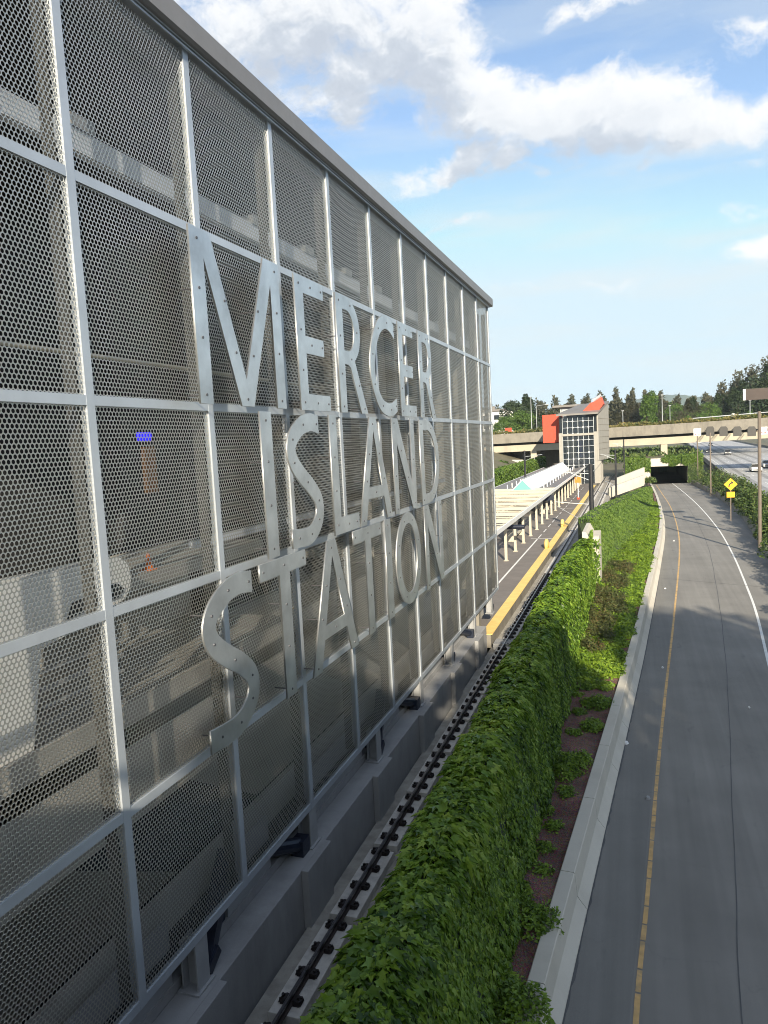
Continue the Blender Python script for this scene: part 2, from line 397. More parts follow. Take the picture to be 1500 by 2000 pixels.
# light falls from above: cloud with more cloud above it is shaded
shade = math_(wt, 'ADD', math_(wt, 'MULTIPLY', mrange(wt, d1, .3, 1.25), .5), math_(wt, 'MULTIPLY', mrange(wt, d2, .3, 1.2), .6))
ccol = ramp(wt, shade, [(.0, (1.0,1.0,1.0)), (.4, (.90,.92,.95)), (.75, (.64,.69,.77)), (1., (.56,.61,.70))])
cs = N(wt, 'ShaderNodeVectorMath', operation='SCALE'); wt.links.new(ccol, cs.inputs[0]); CLOUDK = 4.9; cs.inputs['Scale'].default_value = CLOUDK
# thin high veil
vn = N(wt, 'ShaderNodeTexNoise'); vn.inputs['Scale'].default_value = 3.2; vn.inputs['Detail'].default_value = 7
vm = N(wt, 'ShaderNodeMapping'); vm.inputs['Scale'].default_value = (1, 6.5, 1); vm.inputs['Rotation'].default_value = (0,0,R(7)); wt.links.new(cv.outputs[0], vm.inputs['Vector']); wt.links.new(vm.outputs[0], vn.inputs['Vector'])
veil = math_(wt, 'MULTIPLY', mrange(wt, vn.outputs['Fac'], .42, .66), mrange(wt, eln, .70, .12, .15, .55))
hs = N(wt, 'ShaderNodeHueSaturation'); hs.inputs['Saturation'].default_value = .98; hs.inputs['Value'].default_value = 1.0
wt.links.new(sky.outputs[0], hs.inputs['Color'])
skyc = mix(wt, veil, mix(wt, 1., hs.outputs[0], (3.25,4.15,4.7), 'DARKEN'), tuple(x*CLOUDK*.86 for x in (.9,.97,1.0)))
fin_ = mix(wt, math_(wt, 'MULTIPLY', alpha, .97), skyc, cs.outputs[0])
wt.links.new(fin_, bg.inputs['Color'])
scene.cycles.pixel_filter_type = 'BLACKMAN_HARRIS'; scene.cycles.filter_width = 1.0
scene.view_settings.view_transform = 'Standard'; scene.view_settings.look = 'None'
scene.view_settings.exposure = .86; scene.view_settings.gamma = 1


# ================================================================== the station building
PW = 3.24                               # panel grid
FX = -7.5                               # front of the frame
MY = [8.881+PW*i for i in range(-2, 11)]      # mullions
RZ = [7.21, 4.07, .861, -2.322, -5.488, -8.578]   # transoms
st = thing('station_building', (-7.5, 8.9, -9.6), 'station building clad in a grid of perforated aluminium panels', 'building')
Y0, Y1 = MY[0], MY[-1]
FWD = .17
for i, y in enumerate(MY):
    b = MB(); b.box(FX-.12, FX, y-FWD/2, y+FWD/2, RZ[-1]-.08, RZ[0]+.06)
    b.build('mullion', M['frame'], st)
for j, z in enumerate(RZ[1:]):
    for i in range(len(MY)-1):          # transoms butt between the mullions
        b = MB(); b.box(FX-.118, FX-.004, MY[i]+FWD/2, MY[i+1]-FWD/2, z-.075, z+.075)
        if i == 0: tr = b
        else: tr.v, tr.f, tr.m = tr.v+b.v, tr.f+[tuple(k+len(tr.v) for k in f) for f in b.f], tr.m+b.m
    tr.build('transom', M['frame'], st)
# one perforated sheet, hexagonal staggering, real holes with thickness
def perforated(w, h, pitch=.0762, r=.0312, th=.005, nh=10):
    rows = int(h/(pitch*.8660254)); cols = int(w/pitch)
    cy = (np.arange(cols)-(cols-1)/2)*pitch; cz = (np.arange(rows)-(rows-1)/2)*pitch*.8660254
    C = np.array([(y+(.25 if k % 2 else -.25)*pitch, z) for k, z in enumerate(cz) for y in cy])
    hexr = pitch/math.sqrt(3)
    a6 = np.radians(30+60*np.arange(6)); ah = np.radians(30+360/12*np.arange(12))
    O = C[:, None, :]+hexr*np.stack([np.cos(a6), np.sin(a6)], 1)[None]
    Hh = C[:, None, :]+r*np.stack([np.cos(ah), np.sin(ah)], 1)[None]
    n = len(C); pts2 = np.concatenate([O, Hh], 1)            # n,18,2
    front = np.concatenate([np.zeros((n,18,1)), pts2], 2)
    back = np.concatenate([np.full((n,12,1), -th), Hh], 2)
    V = np.concatenate([front, back], 1).reshape(-1, 3)       # 30 per cell
    base = (np.arange(n)*30)[:, None]
    quads, tris = [], []
    for k in range(6):
        o, o2 = k, (k+1) % 6; h0, h1, h2 = 6+2*k, 6+(2*k+1) % 12, 6+(2*k+2) % 12
        quads.append(base+np.array([[o, o2, h2, h1]])); tris.append(base+np.array([[o, h1, h0]]))
    for k in range(12):
        a, c = 6+k, 6+(k+1) % 12; quads.append(base+np.array([[c, a, a+12, c+12]]))
    return V, [np.concatenate(quads), np.concatenate(tris)]
pv, pf = perforated(PW-.03, 3.22)
PX = FX-.036
ctr = Vector((PX, (MY[0]+MY[1])/2, (RZ[0]+RZ[1])/2))
p0 = np_mesh('perforated_panel', pv+np.array(ctr), pf, M['panel'], st)
pm = p0.data
p0.location = (0, 0, 0)
# mesh coordinates of the shared sheet are local to its own centre
co = np.empty(len(pm.vertices)*3, np.float32); pm.vertices.foreach_get('co', co)
co = co.reshape(-1, 3)-np.array(ctr-WO[st.name], np.float32); pm.vertices.foreach_set('co', co.ravel()); pm.update()
first = True
for i in range(len(MY)-1):
    for j in range(5):
        o = p0 if first else p0.copy()
        if not first: COL.objects.link(o); o.parent = st
        first = False
        zc = (RZ[j]+RZ[j+1])/2
        o.location = Vector((PX, (MY[i]+MY[i+1])/2, zc))-WO[st.name]
        o.scale = (1, 1, ((RZ[j]-RZ[j+1])-.02)/3.2)
# fins behind every mullion, catching the sun through the holes
for y in MY[:-1]+[Y1]:
    b = MB(); b.box(FX-.40, FX-.18, y-.07, y-.05, RZ[-1]+.02, RZ[0]-.35); b.build('fin_plate', M['fin'], st)
# fascia / roof
b = MB()
b.prism([(-8.4,7.30),(-7.34,7.30),(-7.28,7.34),(-7.28,7.72),(-7.34,7.76),(-16.3,7.76),(-16.3,7.5),(-8.4,7.5)], 'y', -1.5, Y1+.38)
b.build('roof_fascia', M['fascia'], st)
b = MB(); b.box(-7.9, -7.40, 0, Y1+.1, 7.272, 7.299); b.build('soffit_trim', M['frame'], st)
b = MB(); b.box(-7.46, -7.42, 0, Y1+.1, 7.215, 7.25); b.build('head_track', M['frame'], st)
# columns on the track wall
CY = [10.54-4.87, 10.54, 15.40, 20.25, 25.1, 29.95, 34.8, 39.4]
for y in CY:
    b = MB()
    b.box(-7.56, -7.53, y-.19, y+.19, -9.56, RZ[-1]-.085); b.box(-7.86, -7.83, y-.19, y+.19, -9.56, RZ[-1]-.085)
    b.box(-7.83, -7.56, y-.015, y+.015, -9.56, RZ[-1]-.085)
    b.build('column', M['steel'], st)
    b = MB(); b.box(-7.92, -7.47, y-.27, y+.27, -9.595, -9.562)
    b.build('base_plate', M['steel'], st)
    b = MB()
    if CY.index(y) % 2 == 0:                 # tube coming in low from the near side, or a flat diagonal on the far side
        b.tube((-7.70, y-.40, -9.40), (-8.05, y-1.55, -8.95), .17, .17, 12); b.box(-7.86, -7.54, y-.62, y-.24, -9.594, -9.22)
    else:
        b.bar((-7.74, y+.30, -9.50), (-8.0, y+1.75, -8.05), .30, .26); b.bar((-7.72, y+.22, -9.50), (-7.74, y+.62, -9.30), .34, .2); b.box(-8.3, -7.99, y+.3, y+1.5, -9.38, -8.8)
    b.build('brace', M['navy'], st)
# infill behind the columns, open at each brace
for k in range(len(CY)-1):
    b = MB(); b.box(-8.05, -7.98, CY[k]+(1.6 if k % 2 else .25), CY[k+1]-(1.4 if k % 2 else .3), -9.62, -8.2); b.build('infill_panel', M['steel'], st)
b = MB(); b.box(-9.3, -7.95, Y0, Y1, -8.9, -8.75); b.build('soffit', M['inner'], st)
# inside: floors, back wall, ceiling
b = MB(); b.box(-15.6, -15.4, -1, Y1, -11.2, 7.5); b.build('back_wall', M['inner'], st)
b = MB(); b.box(-15.38, -8.0, Y1-.35, Y1-.15, -8.6, 6.88); b.build('end_wall', M['innerl'], st)
for ya, yb in ((-1., 18.), (30., Y1-.36)):
    b = MB(); b.box(-15.4, -8.3, ya, yb, -4.95, -4.6); b.build('concourse_floor', M['innerl'], st)
b = MB(); b.box(-15.4, -8.05, -1, Y1, -10.6, -10.35); b.build('lower_floor', M['innerl'], st)
b = MB(); b.box(-12.2, -12.0, -1, Y1, -10.34, -4.96); b.build('lower_wall', M['innerl'], st)
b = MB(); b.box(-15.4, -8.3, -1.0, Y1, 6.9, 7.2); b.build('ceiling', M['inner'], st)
b = MB(); b.box(-8.42, -8.3, -1, Y1, -6.3, -4.2); b.box(-8.42, -8.3, -1, Y1, -9.3, -8.0); b.build('edge_beam', M['innerl'], st)
b = MB(); b.box(-8.75, -8.55, 0, Y1, 5.05, 5.42); b.build('tie_beam', M['inbeam'], st)
for k in range(14):
    b = MB(); b.box(-8.86, -8.5, 1.2+3.0*k, 1.75+3.0*k, 5.43, 5.62); b.build('junction_box', M['steel'], st)
b = MB(); b.tube((-8.5, 0, 1.72), (-8.5, Y1, 1.72), .035); b.build('conduit', M['cream'], st)
for y in (9.0, 18.7, 28.4, 38.2):
    b = MB(); b.box(-15.3, -8.8, y-.2, y+.2, 6.2, 6.9); b.box(-12.6, -12.2, y-.2, y+.2, -10.35, 6.2); b.box(-15.1, -14.75, y-.2, y+.2, -10.35, 6.2)
    b.build('portal_frame', M['inner'], st)
for k in range(3):
    b = MB(); b.box(-9.5, -9.3, 14+9*k, 21+9*k, -2.1+.0*k, -1.95); b.build('handrail', M['inbeam'], st)
b = MB(); b.box(-12.5, -9.8, 12.0, 18.0, -2.75, -2.45); b.box(-12.5, -12.3, 12.0, 18.0, -4.6, -2.76); b.build('landing', M['innerl'], st)
# stair flight
b = MB(); ns = 30
for k in range(ns):
    y = 18.05+k*.36; z = -4.6-(k+1)*.186
    b.box(-11.2, -9.0, y, y+.36, z-.35, z)
b.build('stair_flight', M['innerl'], st)
b = MB(); b.bar((-8.92, 18.2, -3.9), (-8.92, 29, -9.6), .12, 1.1); b.build('stringer', M['concw'], st)

# escalator seen through the lower panels
es = thing('escalator', (-9.6, 9, -10.35), 'white clad escalator behind the perforated panels at the left edge', 'escalator')
def esprof(off, z0):
    return [(5.5, -4.6), (9.0, -4.6), (16.2, -9.0), (16.2, -10.3), (15.0, -10.3), (8.2, -6.2), (5.5, -6.2)]
b = MB(); b.prism([(y, z) for y, z in esprof(0,0)], 'x', -9.75, -9.0); b.build('truss', M['ink'], es)
b = MB()
prof = [(5.2,-1.72)]+[(10.9+.4*math.sin(t), -2.22+.42*math.cos(t)) for t in np.linspace(.0, math.pi, 10)]+[(10.4,-2.8),(9.0,-2.95),(8.6,-4.75),(7.7,-4.75),(7.5,-3.1),(5.2,-3.1)]
b.prism(prof, 'x', -9.35, -8.98); b.build('balustrade', M['whitepanel'], es)
b = MB(); b.prism([(9.6,-2.62),(9.75,-2.38),(10.85,-2.25),(11.05,-2.4),(10.95,-2.52)], 'x', -8.975, -8.95); b.build('inset_panel', M['ink'], es)
b = MB()
for k in range(9): b.box(-8.99, -8.94, 8.9, 10.9-.02*k, -3.35-.28*k, -3.30-.28*k)
b.build('steps', M['steel'], es)
# blue lit sign, orange cone
o = MB().box(-9.6, -9.5, 12.62, 12.98, .33, .50).build('lit_sign', M['bluelit'])
tag(o, 'small glowing blue sign hanging inside behind the perforated panels', 'sign')
o = MB().box(-9.62, -9.52, 12.75, 13.1, -.75, .2).build('banner', mat('ochre_banner', (.14,.06,.012), .7))
tag(o, 'ochre banner hanging under the glowing blue sign', 'banner')
cn = thing('traffic_cone', (-10, 13.2, -2.45), 'small orange traffic cone on a landing behind the panels', 'cone')
b = MB(); b.tube((-10,13.2,-2.43), (-10,13.2,-2.08), .1, .02, 14); b.build('body', M['orange'], cn)
b = MB(); b.box(-10.13,-9.87,13.07,13.33,-2.45,-2.43); b.build('base', M['orange'], cn)
tm = thing('ticket_machine', (-10.6, 8.7, -4.6), 'pale green ticket machine standing inside the concourse', 'machine')
b = MB(); b.box(-10.95,-10.3,8.4,9.2,-4.6,-.1); b.build('cabinet', mat('pale_green', (.12,.15,.12), .6), tm)
b = MB(); b.box(-10.295,-10.28,8.5,9.1,-2.0,-1.0); b.build('screen', M['ink'], tm)

# ------------------------------------------------------------------ the letters on the front
LX = -7.12                                # face of the letters
sg = thing('station_sign', (LX, 10.7, -5.33), 'big brushed aluminium letters reading MERCER ISLAND STATION on the panels', 'sign')
def arc(cx, cy, rx, ry, a0, a1, n=18):
    return [(cx+rx*math.cos(R(a0+(a1-a0)*k/n)), cy+ry*math.sin(R(a0+(a1-a0)*k/n))) for k in range(n+1)]
def catmull(P, n=8):
    P = [P[0]]+P+[P[-1]]; out = []
    for i in range(1, len(P)-2):
        for k in range(n):
            t = k/n; p = [.5*((2*P[i][a])+(-P[i-1][a]+P[i+1][a])*t+(2*P[i-1][a]-5*P[i][a]+4*P[i+1][a]-P[i+2][a])*t*t+(-P[i-1][a]+3*P[i][a]-3*P[i+1][a]+P[i+2][a])*t**3) for a in (0,1)]
            out.append(tuple(p))
    return out+[P[-2]]
def ribbon(P, wd, vertical_ends=True):
    C = catmull(P, 9); L, Rr = [], []
    for i, p in enumerate(C):
        a, b = C[max(0, i-1)], C[min(len(C)-1, i+1)]
        tx, ty = b[0]-a[0], b[1]-a[1]; l = math.hypot(tx, ty) or 1
        t = i/(len(C)-1)
        hw = wd(t)/2 if callable(wd) else wd/2
        nx, ny = -ty/l*hw, tx/l*hw
        if vertical_ends and i in (0, len(C)-1): nx, ny = 0, (hw*1.05 if ny > 0 else -hw*1.05)
        L.append((p[0]+nx, p[1]+ny)); Rr.append((p[0]-nx, p[1]-ny))
    return L+Rr[::-1], C
def glyph(ch, w, h):
    s, hb = .45, .36                      # upright and crossbar thickness
    if ch == 'I': return [[(0,0),(w,0),(w,h),(0,h)]], [(w/2, h*t) for t in (.06,.36,.66,.94)]
    if ch == 'L': return [[(0,0),(w,0),(w,.42),(s,.42),(s,h),(0,h)]], [(s/2, h*t) for t in (.08,.37,.65,.93)]+[(w*.55,.2),(w*.9,.2)]
    if ch == 'T':
        c = w/2; return [[(c-.24,0),(c+.24,0),(c+.24,h-hb),(w,h-hb),(w,h),(0,h),(0,h-hb),(c-.24,h-hb)]], [(c,.15),(c,h*.36),(c,h*.66),(.15,h-.18),(c,h-.18),(w-.15,h-.18)]
    if ch == 'E':
        return [[(0,0),(w,0),(w,.38),(s,.38),(s,h*.43),(w*.86,h*.43),(w*.86,h*.43+.40),(s,h*.43+.40),(s,h-.37),(w*.93,h-.37),(w*.93,h),(0,h)]], \
               [(.22,.18),(w*.55,.18),(w*.92,.18),(.22,h*.3),(.22,h*.6),(w*.45,h*.5),(w*.8,h*.5),(.22,h-.18),(w*.5,h-.18),(w*.85,h-.18)]
    if ch == 'M':
        return [[(0,0),(0,h),(.66,h),(w*.5,.17*h),(w-.68,h),(w,h),(w,0),(w-.42,0),(w-.42,.84*h),(w*.5+.24,0),(w*.5-.24,0),(.42,.84*h),(.42,0)]], \
               [(.21,.16),(.21,h*.38),(.21,h*.66),(.24,h-.18),(w*.31,h*.63),(w*.4,h*.33),(w*.5,.14),(w*.6,h*.33),(w*.69,h*.63),(w-.2,h-.18),(w-.2,h*.66),(w-.2,h*.38),(w-.2,.16)]
    if ch == 'A':
        c = w/2; a = .26; hb2 = .33; yb = h*.23
        k = (c-a)/h; q = .50
        xi = lambda y: q+(c-q)*(y/(h*.87))
        return [[(0,0),(q,0),(xi(yb),yb),(w-xi(yb),yb),(w-q,0),(w,0),(c+a,h),(c-a,h)],
                [(xi(yb+hb2),yb+hb2),(c,h*.87),(w-xi(yb+hb2),yb+hb2)]], [(.28,.14),(w-.28,.14),(w*.24,h*.4),(w*.76,h*.4),(c,yb+.16),(c-.03,h-.2),(w*.35,h*.65),(w*.65,h*.65)]
    if ch == 'N':
        return [[(0,0),(0,h),(.58,h),(w-.42,.27*h),(w-.42,h),(w,h),(w,0),(w-.46,0),(.42,.74*h),(.42,0)]], [(.2,.15),(.2,h*.4),(.22,h-.15),(w*.35,h*.66),(w*.62,h*.36),(w-.2,.18),(w-.2,h*.55),(w-.2,h-.15)]
    if ch == 'O':
        return [arc(w/2,h/2,w/2,h/2,0,360,48)[:-1], arc(w/2,h/2,w/2-.47,h/2-.37,0,360,48)[:-1]], [(w/2+(w/2-.23)*math.cos(R(a)), h/2+(h/2-.19)*math.sin(R(a))) for a in range(20, 380, 45)]
    if ch == 'D':
        return [[(0,0),(.35*w,0)]+arc(.35*w,h/2,.65*w,h/2,-90,90,26)[1:-1]+[(.35*w,h),(0,h)],
                [(s,.36),(.35*w,.36)]+arc(.35*w,h/2,.65*w-.47,h/2-.36,-90,90,22)[1:-1]+[(.35*w,h-.36),(s,h-.36)]], [(.22,.16),(.22,h*.5),(.22,h-.16),(w*.6,h-.3),(w-.24,h*.5),(w*.6,.3)]
    if ch == 'R':
        bw = .82*w; cy = .715*h; ry = h-cy
        outer = [(0,0),(0,h),(.36*w,h)]+arc(.36*w,cy,bw-.36*w,ry,90,-62,22)[1:]+[(w,0),(w-.52,0)]+[(.50*w,.30*h),(.42*w,.395*h),(.34*w,.415*h),(s,.42*h),(s,0)]
        hole = [(s,.535*h),(s,h-.35),(.36*w,h-.35)]+arc(.36*w,(h-.35+.535*h)/2,bw-.36*w-.45,(h-.35-.535*h)/2,90,-90,18)[1:-1]+[(.36*w,.535*h)]
        return [outer, hole], [(.22,.16),(.22,h*.33),(.22,h*.65),(.22,h-.16),(w*.5,h-.19),(bw-.24,h*.72),(w*.46,h*.47),(w*.7,h*.25),(w-.28,.14)]
    if ch == 'C':
        P = [(w,.86*h),(.84*w,.915*h),(.62*w,.925*h),(.38*w,.84*h),(.19*w,.66*h),(.105*w,.47*h),(.16*w,.29*h),(.33*w,.13*h),(.55*w,.065*h),(.8*w,.065*h),(w,.115*h)]
        o, c = ribbon(P, .40); return [o], [c[int(k*(len(c)-1))] for k in (.03,.16,.3,.45,.6,.75,.88,.97)]
    if ch == 'S':
        P = [(.97*w,.915*h),(.72*w,.935*h),(.45*w,.905*h),(.22*w,.825*h),(.135*w,.735*h),(.20*w,.635*h),(.40*w,.535*h),(.66*w,.435*h),(.84*w,.335*h),(.875*w,.235*h),(.76*w,.135*h),(.50*w,.07*h),(.03*w,.085*h)]
        o, c = ribbon(P, .42); return [o], [c[int(k*(len(c)-1))] for k in (.03,.15,.27,.42,.55,.68,.8,.9,.97)]
ROWS = [(.87, 3.92, [('M',11.2,14.56),('E',15.32,17.05),('R',17.73,19.78),('C',20.08,22.54),('E',22.97,24.75),('R',25.32,27.40)]),
        (-2.235, .79, [('I',13.3,13.79),('S',14.40,16.25),('L',16.87,18.60),('A',18.67,21.53),('N',21.86,24.27),('D',24.97,27.54)]),
        (-5.335, -2.28, [('S',10.67,12.58),('T',12.86,15.04),('A',15.08,18.04),('T',18.05,20.32),('I',20.68,21.22),('O',21.64,24.44),('N',25.10,27.58)])]
row_names = ['first', 'second', 'third']
for ri, (z0, z1, chars) in enumerate(ROWS):
    for ch, ya, yb in chars:
        loops, bolts = glyph(ch, yb-ya, z1-z0)
        cu = bpy.data.curves.new('letter', 'CURVE'); cu.dimensions = '2D'; cu.fill_mode = 'BOTH'; cu.extrude = .016; cu.bevel_depth = .004; cu.offset = -.004
        for lp in loops:
            sp = cu.splines.new('POLY'); sp.points.add(len(lp)-1); sp.use_cyclic_u = True
            for k, (a, c) in enumerate(lp): sp.points[k].co = (a, c, 0, 1)
        tmp = bpy.data.objects.new('letter_curve', cu); COL.objects.link(tmp)
        me = bpy.data.meshes.new_from_object(tmp.evaluated_get(bpy.context.evaluated_depsgraph_get()))
        bpy.data.objects.remove(tmp); bpy.data.curves.remove(cu)
        # curve x -> facade y, curve y -> z, thickness -> x
        me.transform(Matrix(((0,0,1,LX-.02-WO[sg.name].x),(1,0,0,ya-WO[sg.name].y),(0,1,0,z0-WO[sg.name].z),(0,0,0,1))))
        me.name = 'letter'; me.materials.clear(); me.materials.append(M['letter'])
        lo = link('letter', me, sg, WO[sg.name])
        lo['label'] = 'brushed metal letter %s in the %s row of the sign' % (ch, row_names[ri])
        b = MB()
        for (a, c) in bolts: b.tube((LX-.02, ya+a, z0+c), (LX+.012, ya+a, z0+c), .03, .026, 8)
        bo = b.build('bolts', M['bolt'], sg); bo.parent = lo; bo['kind'] = 'stuff'
        b = MB()
        for (a, c) in bolts[::2]: b.tube((PX-.0, ya+a, z0+c), (LX-.06, ya+a, z0+c), .012, None, 6)
        so = b.build('standoffs', M['bolt'], sg); so.parent = lo; so['kind'] = 'stuff'

# ================================================================== ground, track and road
b = MB(); b.add([(-9000,-3000,-12.2),(9000,-3000,-12.2),(9000,9000,-12.2),(-9000,9000,-12.2)], [(0,1,2,3)])
structure(b.build('ground', M['dirt']))
# slab of the track trench
b = MB(); b.box(-7.28, -4.0, -4, 190, -11.6, -10.92); structure(b.build('track_slab', M['trackbed']))
# track wall with pilasters
tw = thing('track_wall', (-7.5, 20, -11), 'grey concrete wall with pilasters along the rail', 'wall')
b = MB(); b.box(-7.95, -7.36, 3, 36.6, -11.3, -9.6); b.build('wall', M['conc'], tw, bevel=.015)
b = MB(); b.box(-8.12, -7.952, 3, 36.6, -11.3, -9.40); b.build('back_kerb', M['conc'], tw)
for y in CY[:7]:
    b = MB(); b.box(-7.359, -7.18, y-1.15, y+.2, -11.0, -9.57); b.build('pilaster', M['conc'], tw, bevel=.015)
# rails
tk = thing('rail_track', (-6.5, 20, -10.92), 'light rail track on concrete plinths beside the ivy wall', 'track')
for x in (-6.52, -5.05):
    b = MB(); b.box(x-.075, x+.075, 4, 190, -10.70, -10.685); b.box(x-.012, x+.012, 4, 190, -10.685, -10.60)
    b.mi = 1; b.prism([(x-.036,-10.60),(x+.036,-10.60),(x+.036,-10.555),(x+.026,-10.545),(x-.026,-10.545),(x-.036,-10.555)], 'y', 4, 190)
    b.build('rail', [M['rail'], M['railtop']], tk)
    npl = 14
    for k in range(-2, 38):
        y = 11.52+3.05*k
        if k < npl:
            b = MB(); b.box(x-.33, x+.33, y, y+2.78, -10.93, -10.72); b.build('plinth', M['plinth'], tk, bevel=.012)
        elif k == npl:
            b = MB()
            for q in range(npl, 50): b.box(x-.33, x+.33, 11.52+3.05*q, 11.52+3.05*q+2.78, -10.93, -10.72)
            o = b.build('far_plinths', M['plinth'], tk); o['kind'] = 'stuff'
    b = MB(); b.box(x-.20, x+.20, -.10, .10, -10.719, -10.70)
    for s in (-1, 1):
        b.prism([(x+s*.07,-10.70),(x+s*.24,-10.70),(x+s*.22,-10.65),(x+s*.12,-10.61),(x+s*.07,-10.62)], 'y', -.09, .09)
        b.tube((x+s*.165, 0, -10.67), (x+s*.165, 0, -10.58), .035, None, 8)
        b.tube((x+s*.20, -.06, -10.69), (x+s*.20, -.06, -10.62), .028, None, 6); b.tube((x+s*.20, .06, -10.69), (x+s*.20, .06, -10.62), .028, None, 6)
    if x < -6:
        c0 = b.build('rail_clip', M['clip'], tk)
        for k in range(-6, 60):
            o = c0 if k == -6 else c0.copy()
            if k > -6: COL.objects.link(o); o.parent = tk
            o.location = (0, 11.86+.7625*k, 0)
    else:
        src = list(b.v), list(b.f); B2 = MB()
        for k in range(60): B2.add([(p[0], p[1]+11.86+.7625*k, p[2]) for p in src[0]], src[1])
        o = B2.build('far_clips', M['clip'], tk); o['kind'] = 'stuff'
# crossing pad at the platform end
o = MB().box(-7.1, -4.9, 36.9, 37.9, -10.92, -10.60).build('crossing_pad', M['conc']); tag(o, 'grey concrete pad across the rail at the platform end', 'pad')

# ------------------------------------------------------------------ road
BB = [(-2.85,-6),(-2.08,6),(-1.52,14.3),(-.95,22),(-.08,33.7),(.52,42.3),(1.94,64.9),(3.2,87.9),(3.75,110),(3.8,135),(3.35,168)]
YL = [(-.75,-6),(-.5,6),(-.18,14.1),(.11,18.4),(.58,25.9),(1.24,35.3),(2.21,48.5),(3.87,73.1),(4.71,92.4),(5.05,117),(4.75,140),(4.3,168)]
WL = [(2.4,-6),(3.2,6),(3.9,14.1),(4.45,22),(6.06,39.3),(6.95,49),(7.48,56.8),(8.36,73.1),(8.95,92),(9.0,118),(8.5,143),(7.7,168)]
SM = [(.8,-6),(1.3,6),(1.79,14.6),(2.29,20),(4.05,38.1),(5.46,56.7),(6.78,79.7),(7.38,109.3),(7.2,140),(6.6,168)]
RW = [(6.5,-6),(7.1,6),(7.8,16),(9.0,40),(10.66,68.9),(12.05,89.4),(12.9,108),(12.7,135),(11.0,168)]
def dens_line(P, step=1.5):
    P = catmull(P, 12); out = [P[0]]
    for q in P[1:]:
        if math.dist(q, out[-1]) >= step: out.append(q)
    return out
def offs(P, d):
    out = []
    for i, p in enumerate(P):
        a, c = P[max(0,i-1)], P[min(len(P)-1,i+1)]; l = math.dist(a, c)
        out.append((p[0]+(c[1]-a[1])/l*d, p[1]-(c[0]-a[0])/l*d))
    return out
def at3(P, z): return [(p[0], p[1], z(p[1]) if callable(z) else z) for p in P]
ZR = -11.6
def interp(P, y):
    return float(np.interp(y, [p[1] for p in P], [p[0] for p in P]))
ys = np.concatenate([np.arange(-6, 60, 1.0), np.arange(60, 215, 3.0)])
BBd, RWd = catmull(BB, 10), catmull(RW, 10)
b = MB(); b.sheet([(interp(BBd, y)-.4, y, ZR) for y in ys], [(interp(RWd, y)+.3, y, ZR) for y in ys])
rd = structure(b.build('road', M['road']))
YLd = dens_line(YL, .5)
b = MB(); b.sheet([(interp(BBd, y)-.3, y, ZR+.004) for y in ys if y < 168], [(interp(YLd, y)-.12, y, ZR+.004) for y in ys if y < 168])
b.build('road_shoulder', M['shoulder'], rd)
# yellow edge line laid in pieces of worn tape
YLc = catmull(YL, 12)
b = MB(); P = [(interp(YLc, y), y) for y in np.arange(-5, 166, .12)]; k = 0
while k < len(P)-12:
    n = int(rng.integers(5, 12)); seg = P[k:k+n+1]
    hw = .052+.008*rng.random()
    b.sheet(at3(offs(seg, -hw), ZR+.008), at3(offs(seg, hw), ZR+.008)); k += n
    if P[min(k, len(P)-1)][1] < 70: P[k] = (P[k][0], P[k][1]+.05)
b.build('yellow_line', M['lineyel'], rd)
P = dens_line(WL, 1.0)
b = MB(); b.sheet(at3(offs(P, -.07), ZR+.008), at3(offs(P, .07), ZR+.008)); b.build('white_line', M['linewhite'], rd)
P = dens_line(SM, .6); wob = [(p[0]+.012*math.sin(p[1]*.7)+.006*math.sin(p[1]*2.1), p[1]) for p in P]
b = MB(); b.sheet(at3(offs(wob, -.014), ZR+.008), at3(offs(wob, .014), ZR+.008))
for (y0, dx) in ((58, 0), ):
    b.sheet([(interp(BBd,58)+.3,60.5,ZR+.0085),(interp(RWd,58)-.4,57,ZR+.0085)], [(interp(BBd,58)+.3,60.56,ZR+.0085),(interp(RWd,58)-.4,57.06,ZR+.0085)])
b.build('tar_seam', M['seam'], rd)
# joint of tar and grit along the barrier foot
b = MB(); P = [(interp(BBd, y), y) for y in np.arange(-6, 60, .25)]
b.sheet(at3(offs(P, -.1), ZR+.009), [(p[0]+.02+.05*rng.random(), p[1], ZR+.009) for p in P]); b.build('gutter_grit', M['seam'], rd)

# concrete road barrier
bar = thing('road_barrier', (-1.3, 18, ZR), 'pale concrete road barrier curving between mulch bed and asphalt', 'barrier')
def section(x, y, nx, ny):                  # towards the road is +
    pr = [(0,-.25),(0,.06),(-.10,.18),(-.22,.34),(-.27,.92),(-.29,.94),(-.60,.94),(-.62,.92),(-.66,-.25)]
    return [(x+d*nx, y+d*ny, ZR+h) for d, h in pr]
seams = list(np.arange(-6, 45, 3.9))+list(np.arange(47, 168, 12))+[168]
for k in range(len(seams)-1):
    yy = np.linspace(seams[k]+.012, seams[k+1]-.012, 8); secs = []
    for y in yy:
        dx = (interp(BBd, y+.5)-interp(BBd, y-.5)); l = math.hypot(dx, 1)
        secs.append(section(interp(BBd, y), y, 1/l, -dx/l))
    b = MB(); b.loft(secs); b.build('barrier_block', M['conclight'], bar)
# planting bed
ysb = np.concatenate([np.arange(-6, 60, .5), np.arange(60, 169, 3.0)])
def bedz(x, y): return -10.78+.05*math.sin(1.3*x+.7*y)+.05*math.sin(2.9*y-x)+.03*math.sin(6.1*x+4.3*y)
b = MB(); nx = 7; secs = []
for y in ysb:
    xa, xb = -2.9 if y < 52 else min(-2.9+(y-52)*.09, interp(BBd, y)-1.0), interp(BBd, y)-.64
    secs.append([(xa+(xb-xa)*t, y, bedz(xa+(xb-xa)*t, y)) for t in np.linspace(0, 1, nx)])
b.loft(secs, close=False); structure(b.build('planting_bed', M['mulch'], smooth=True))

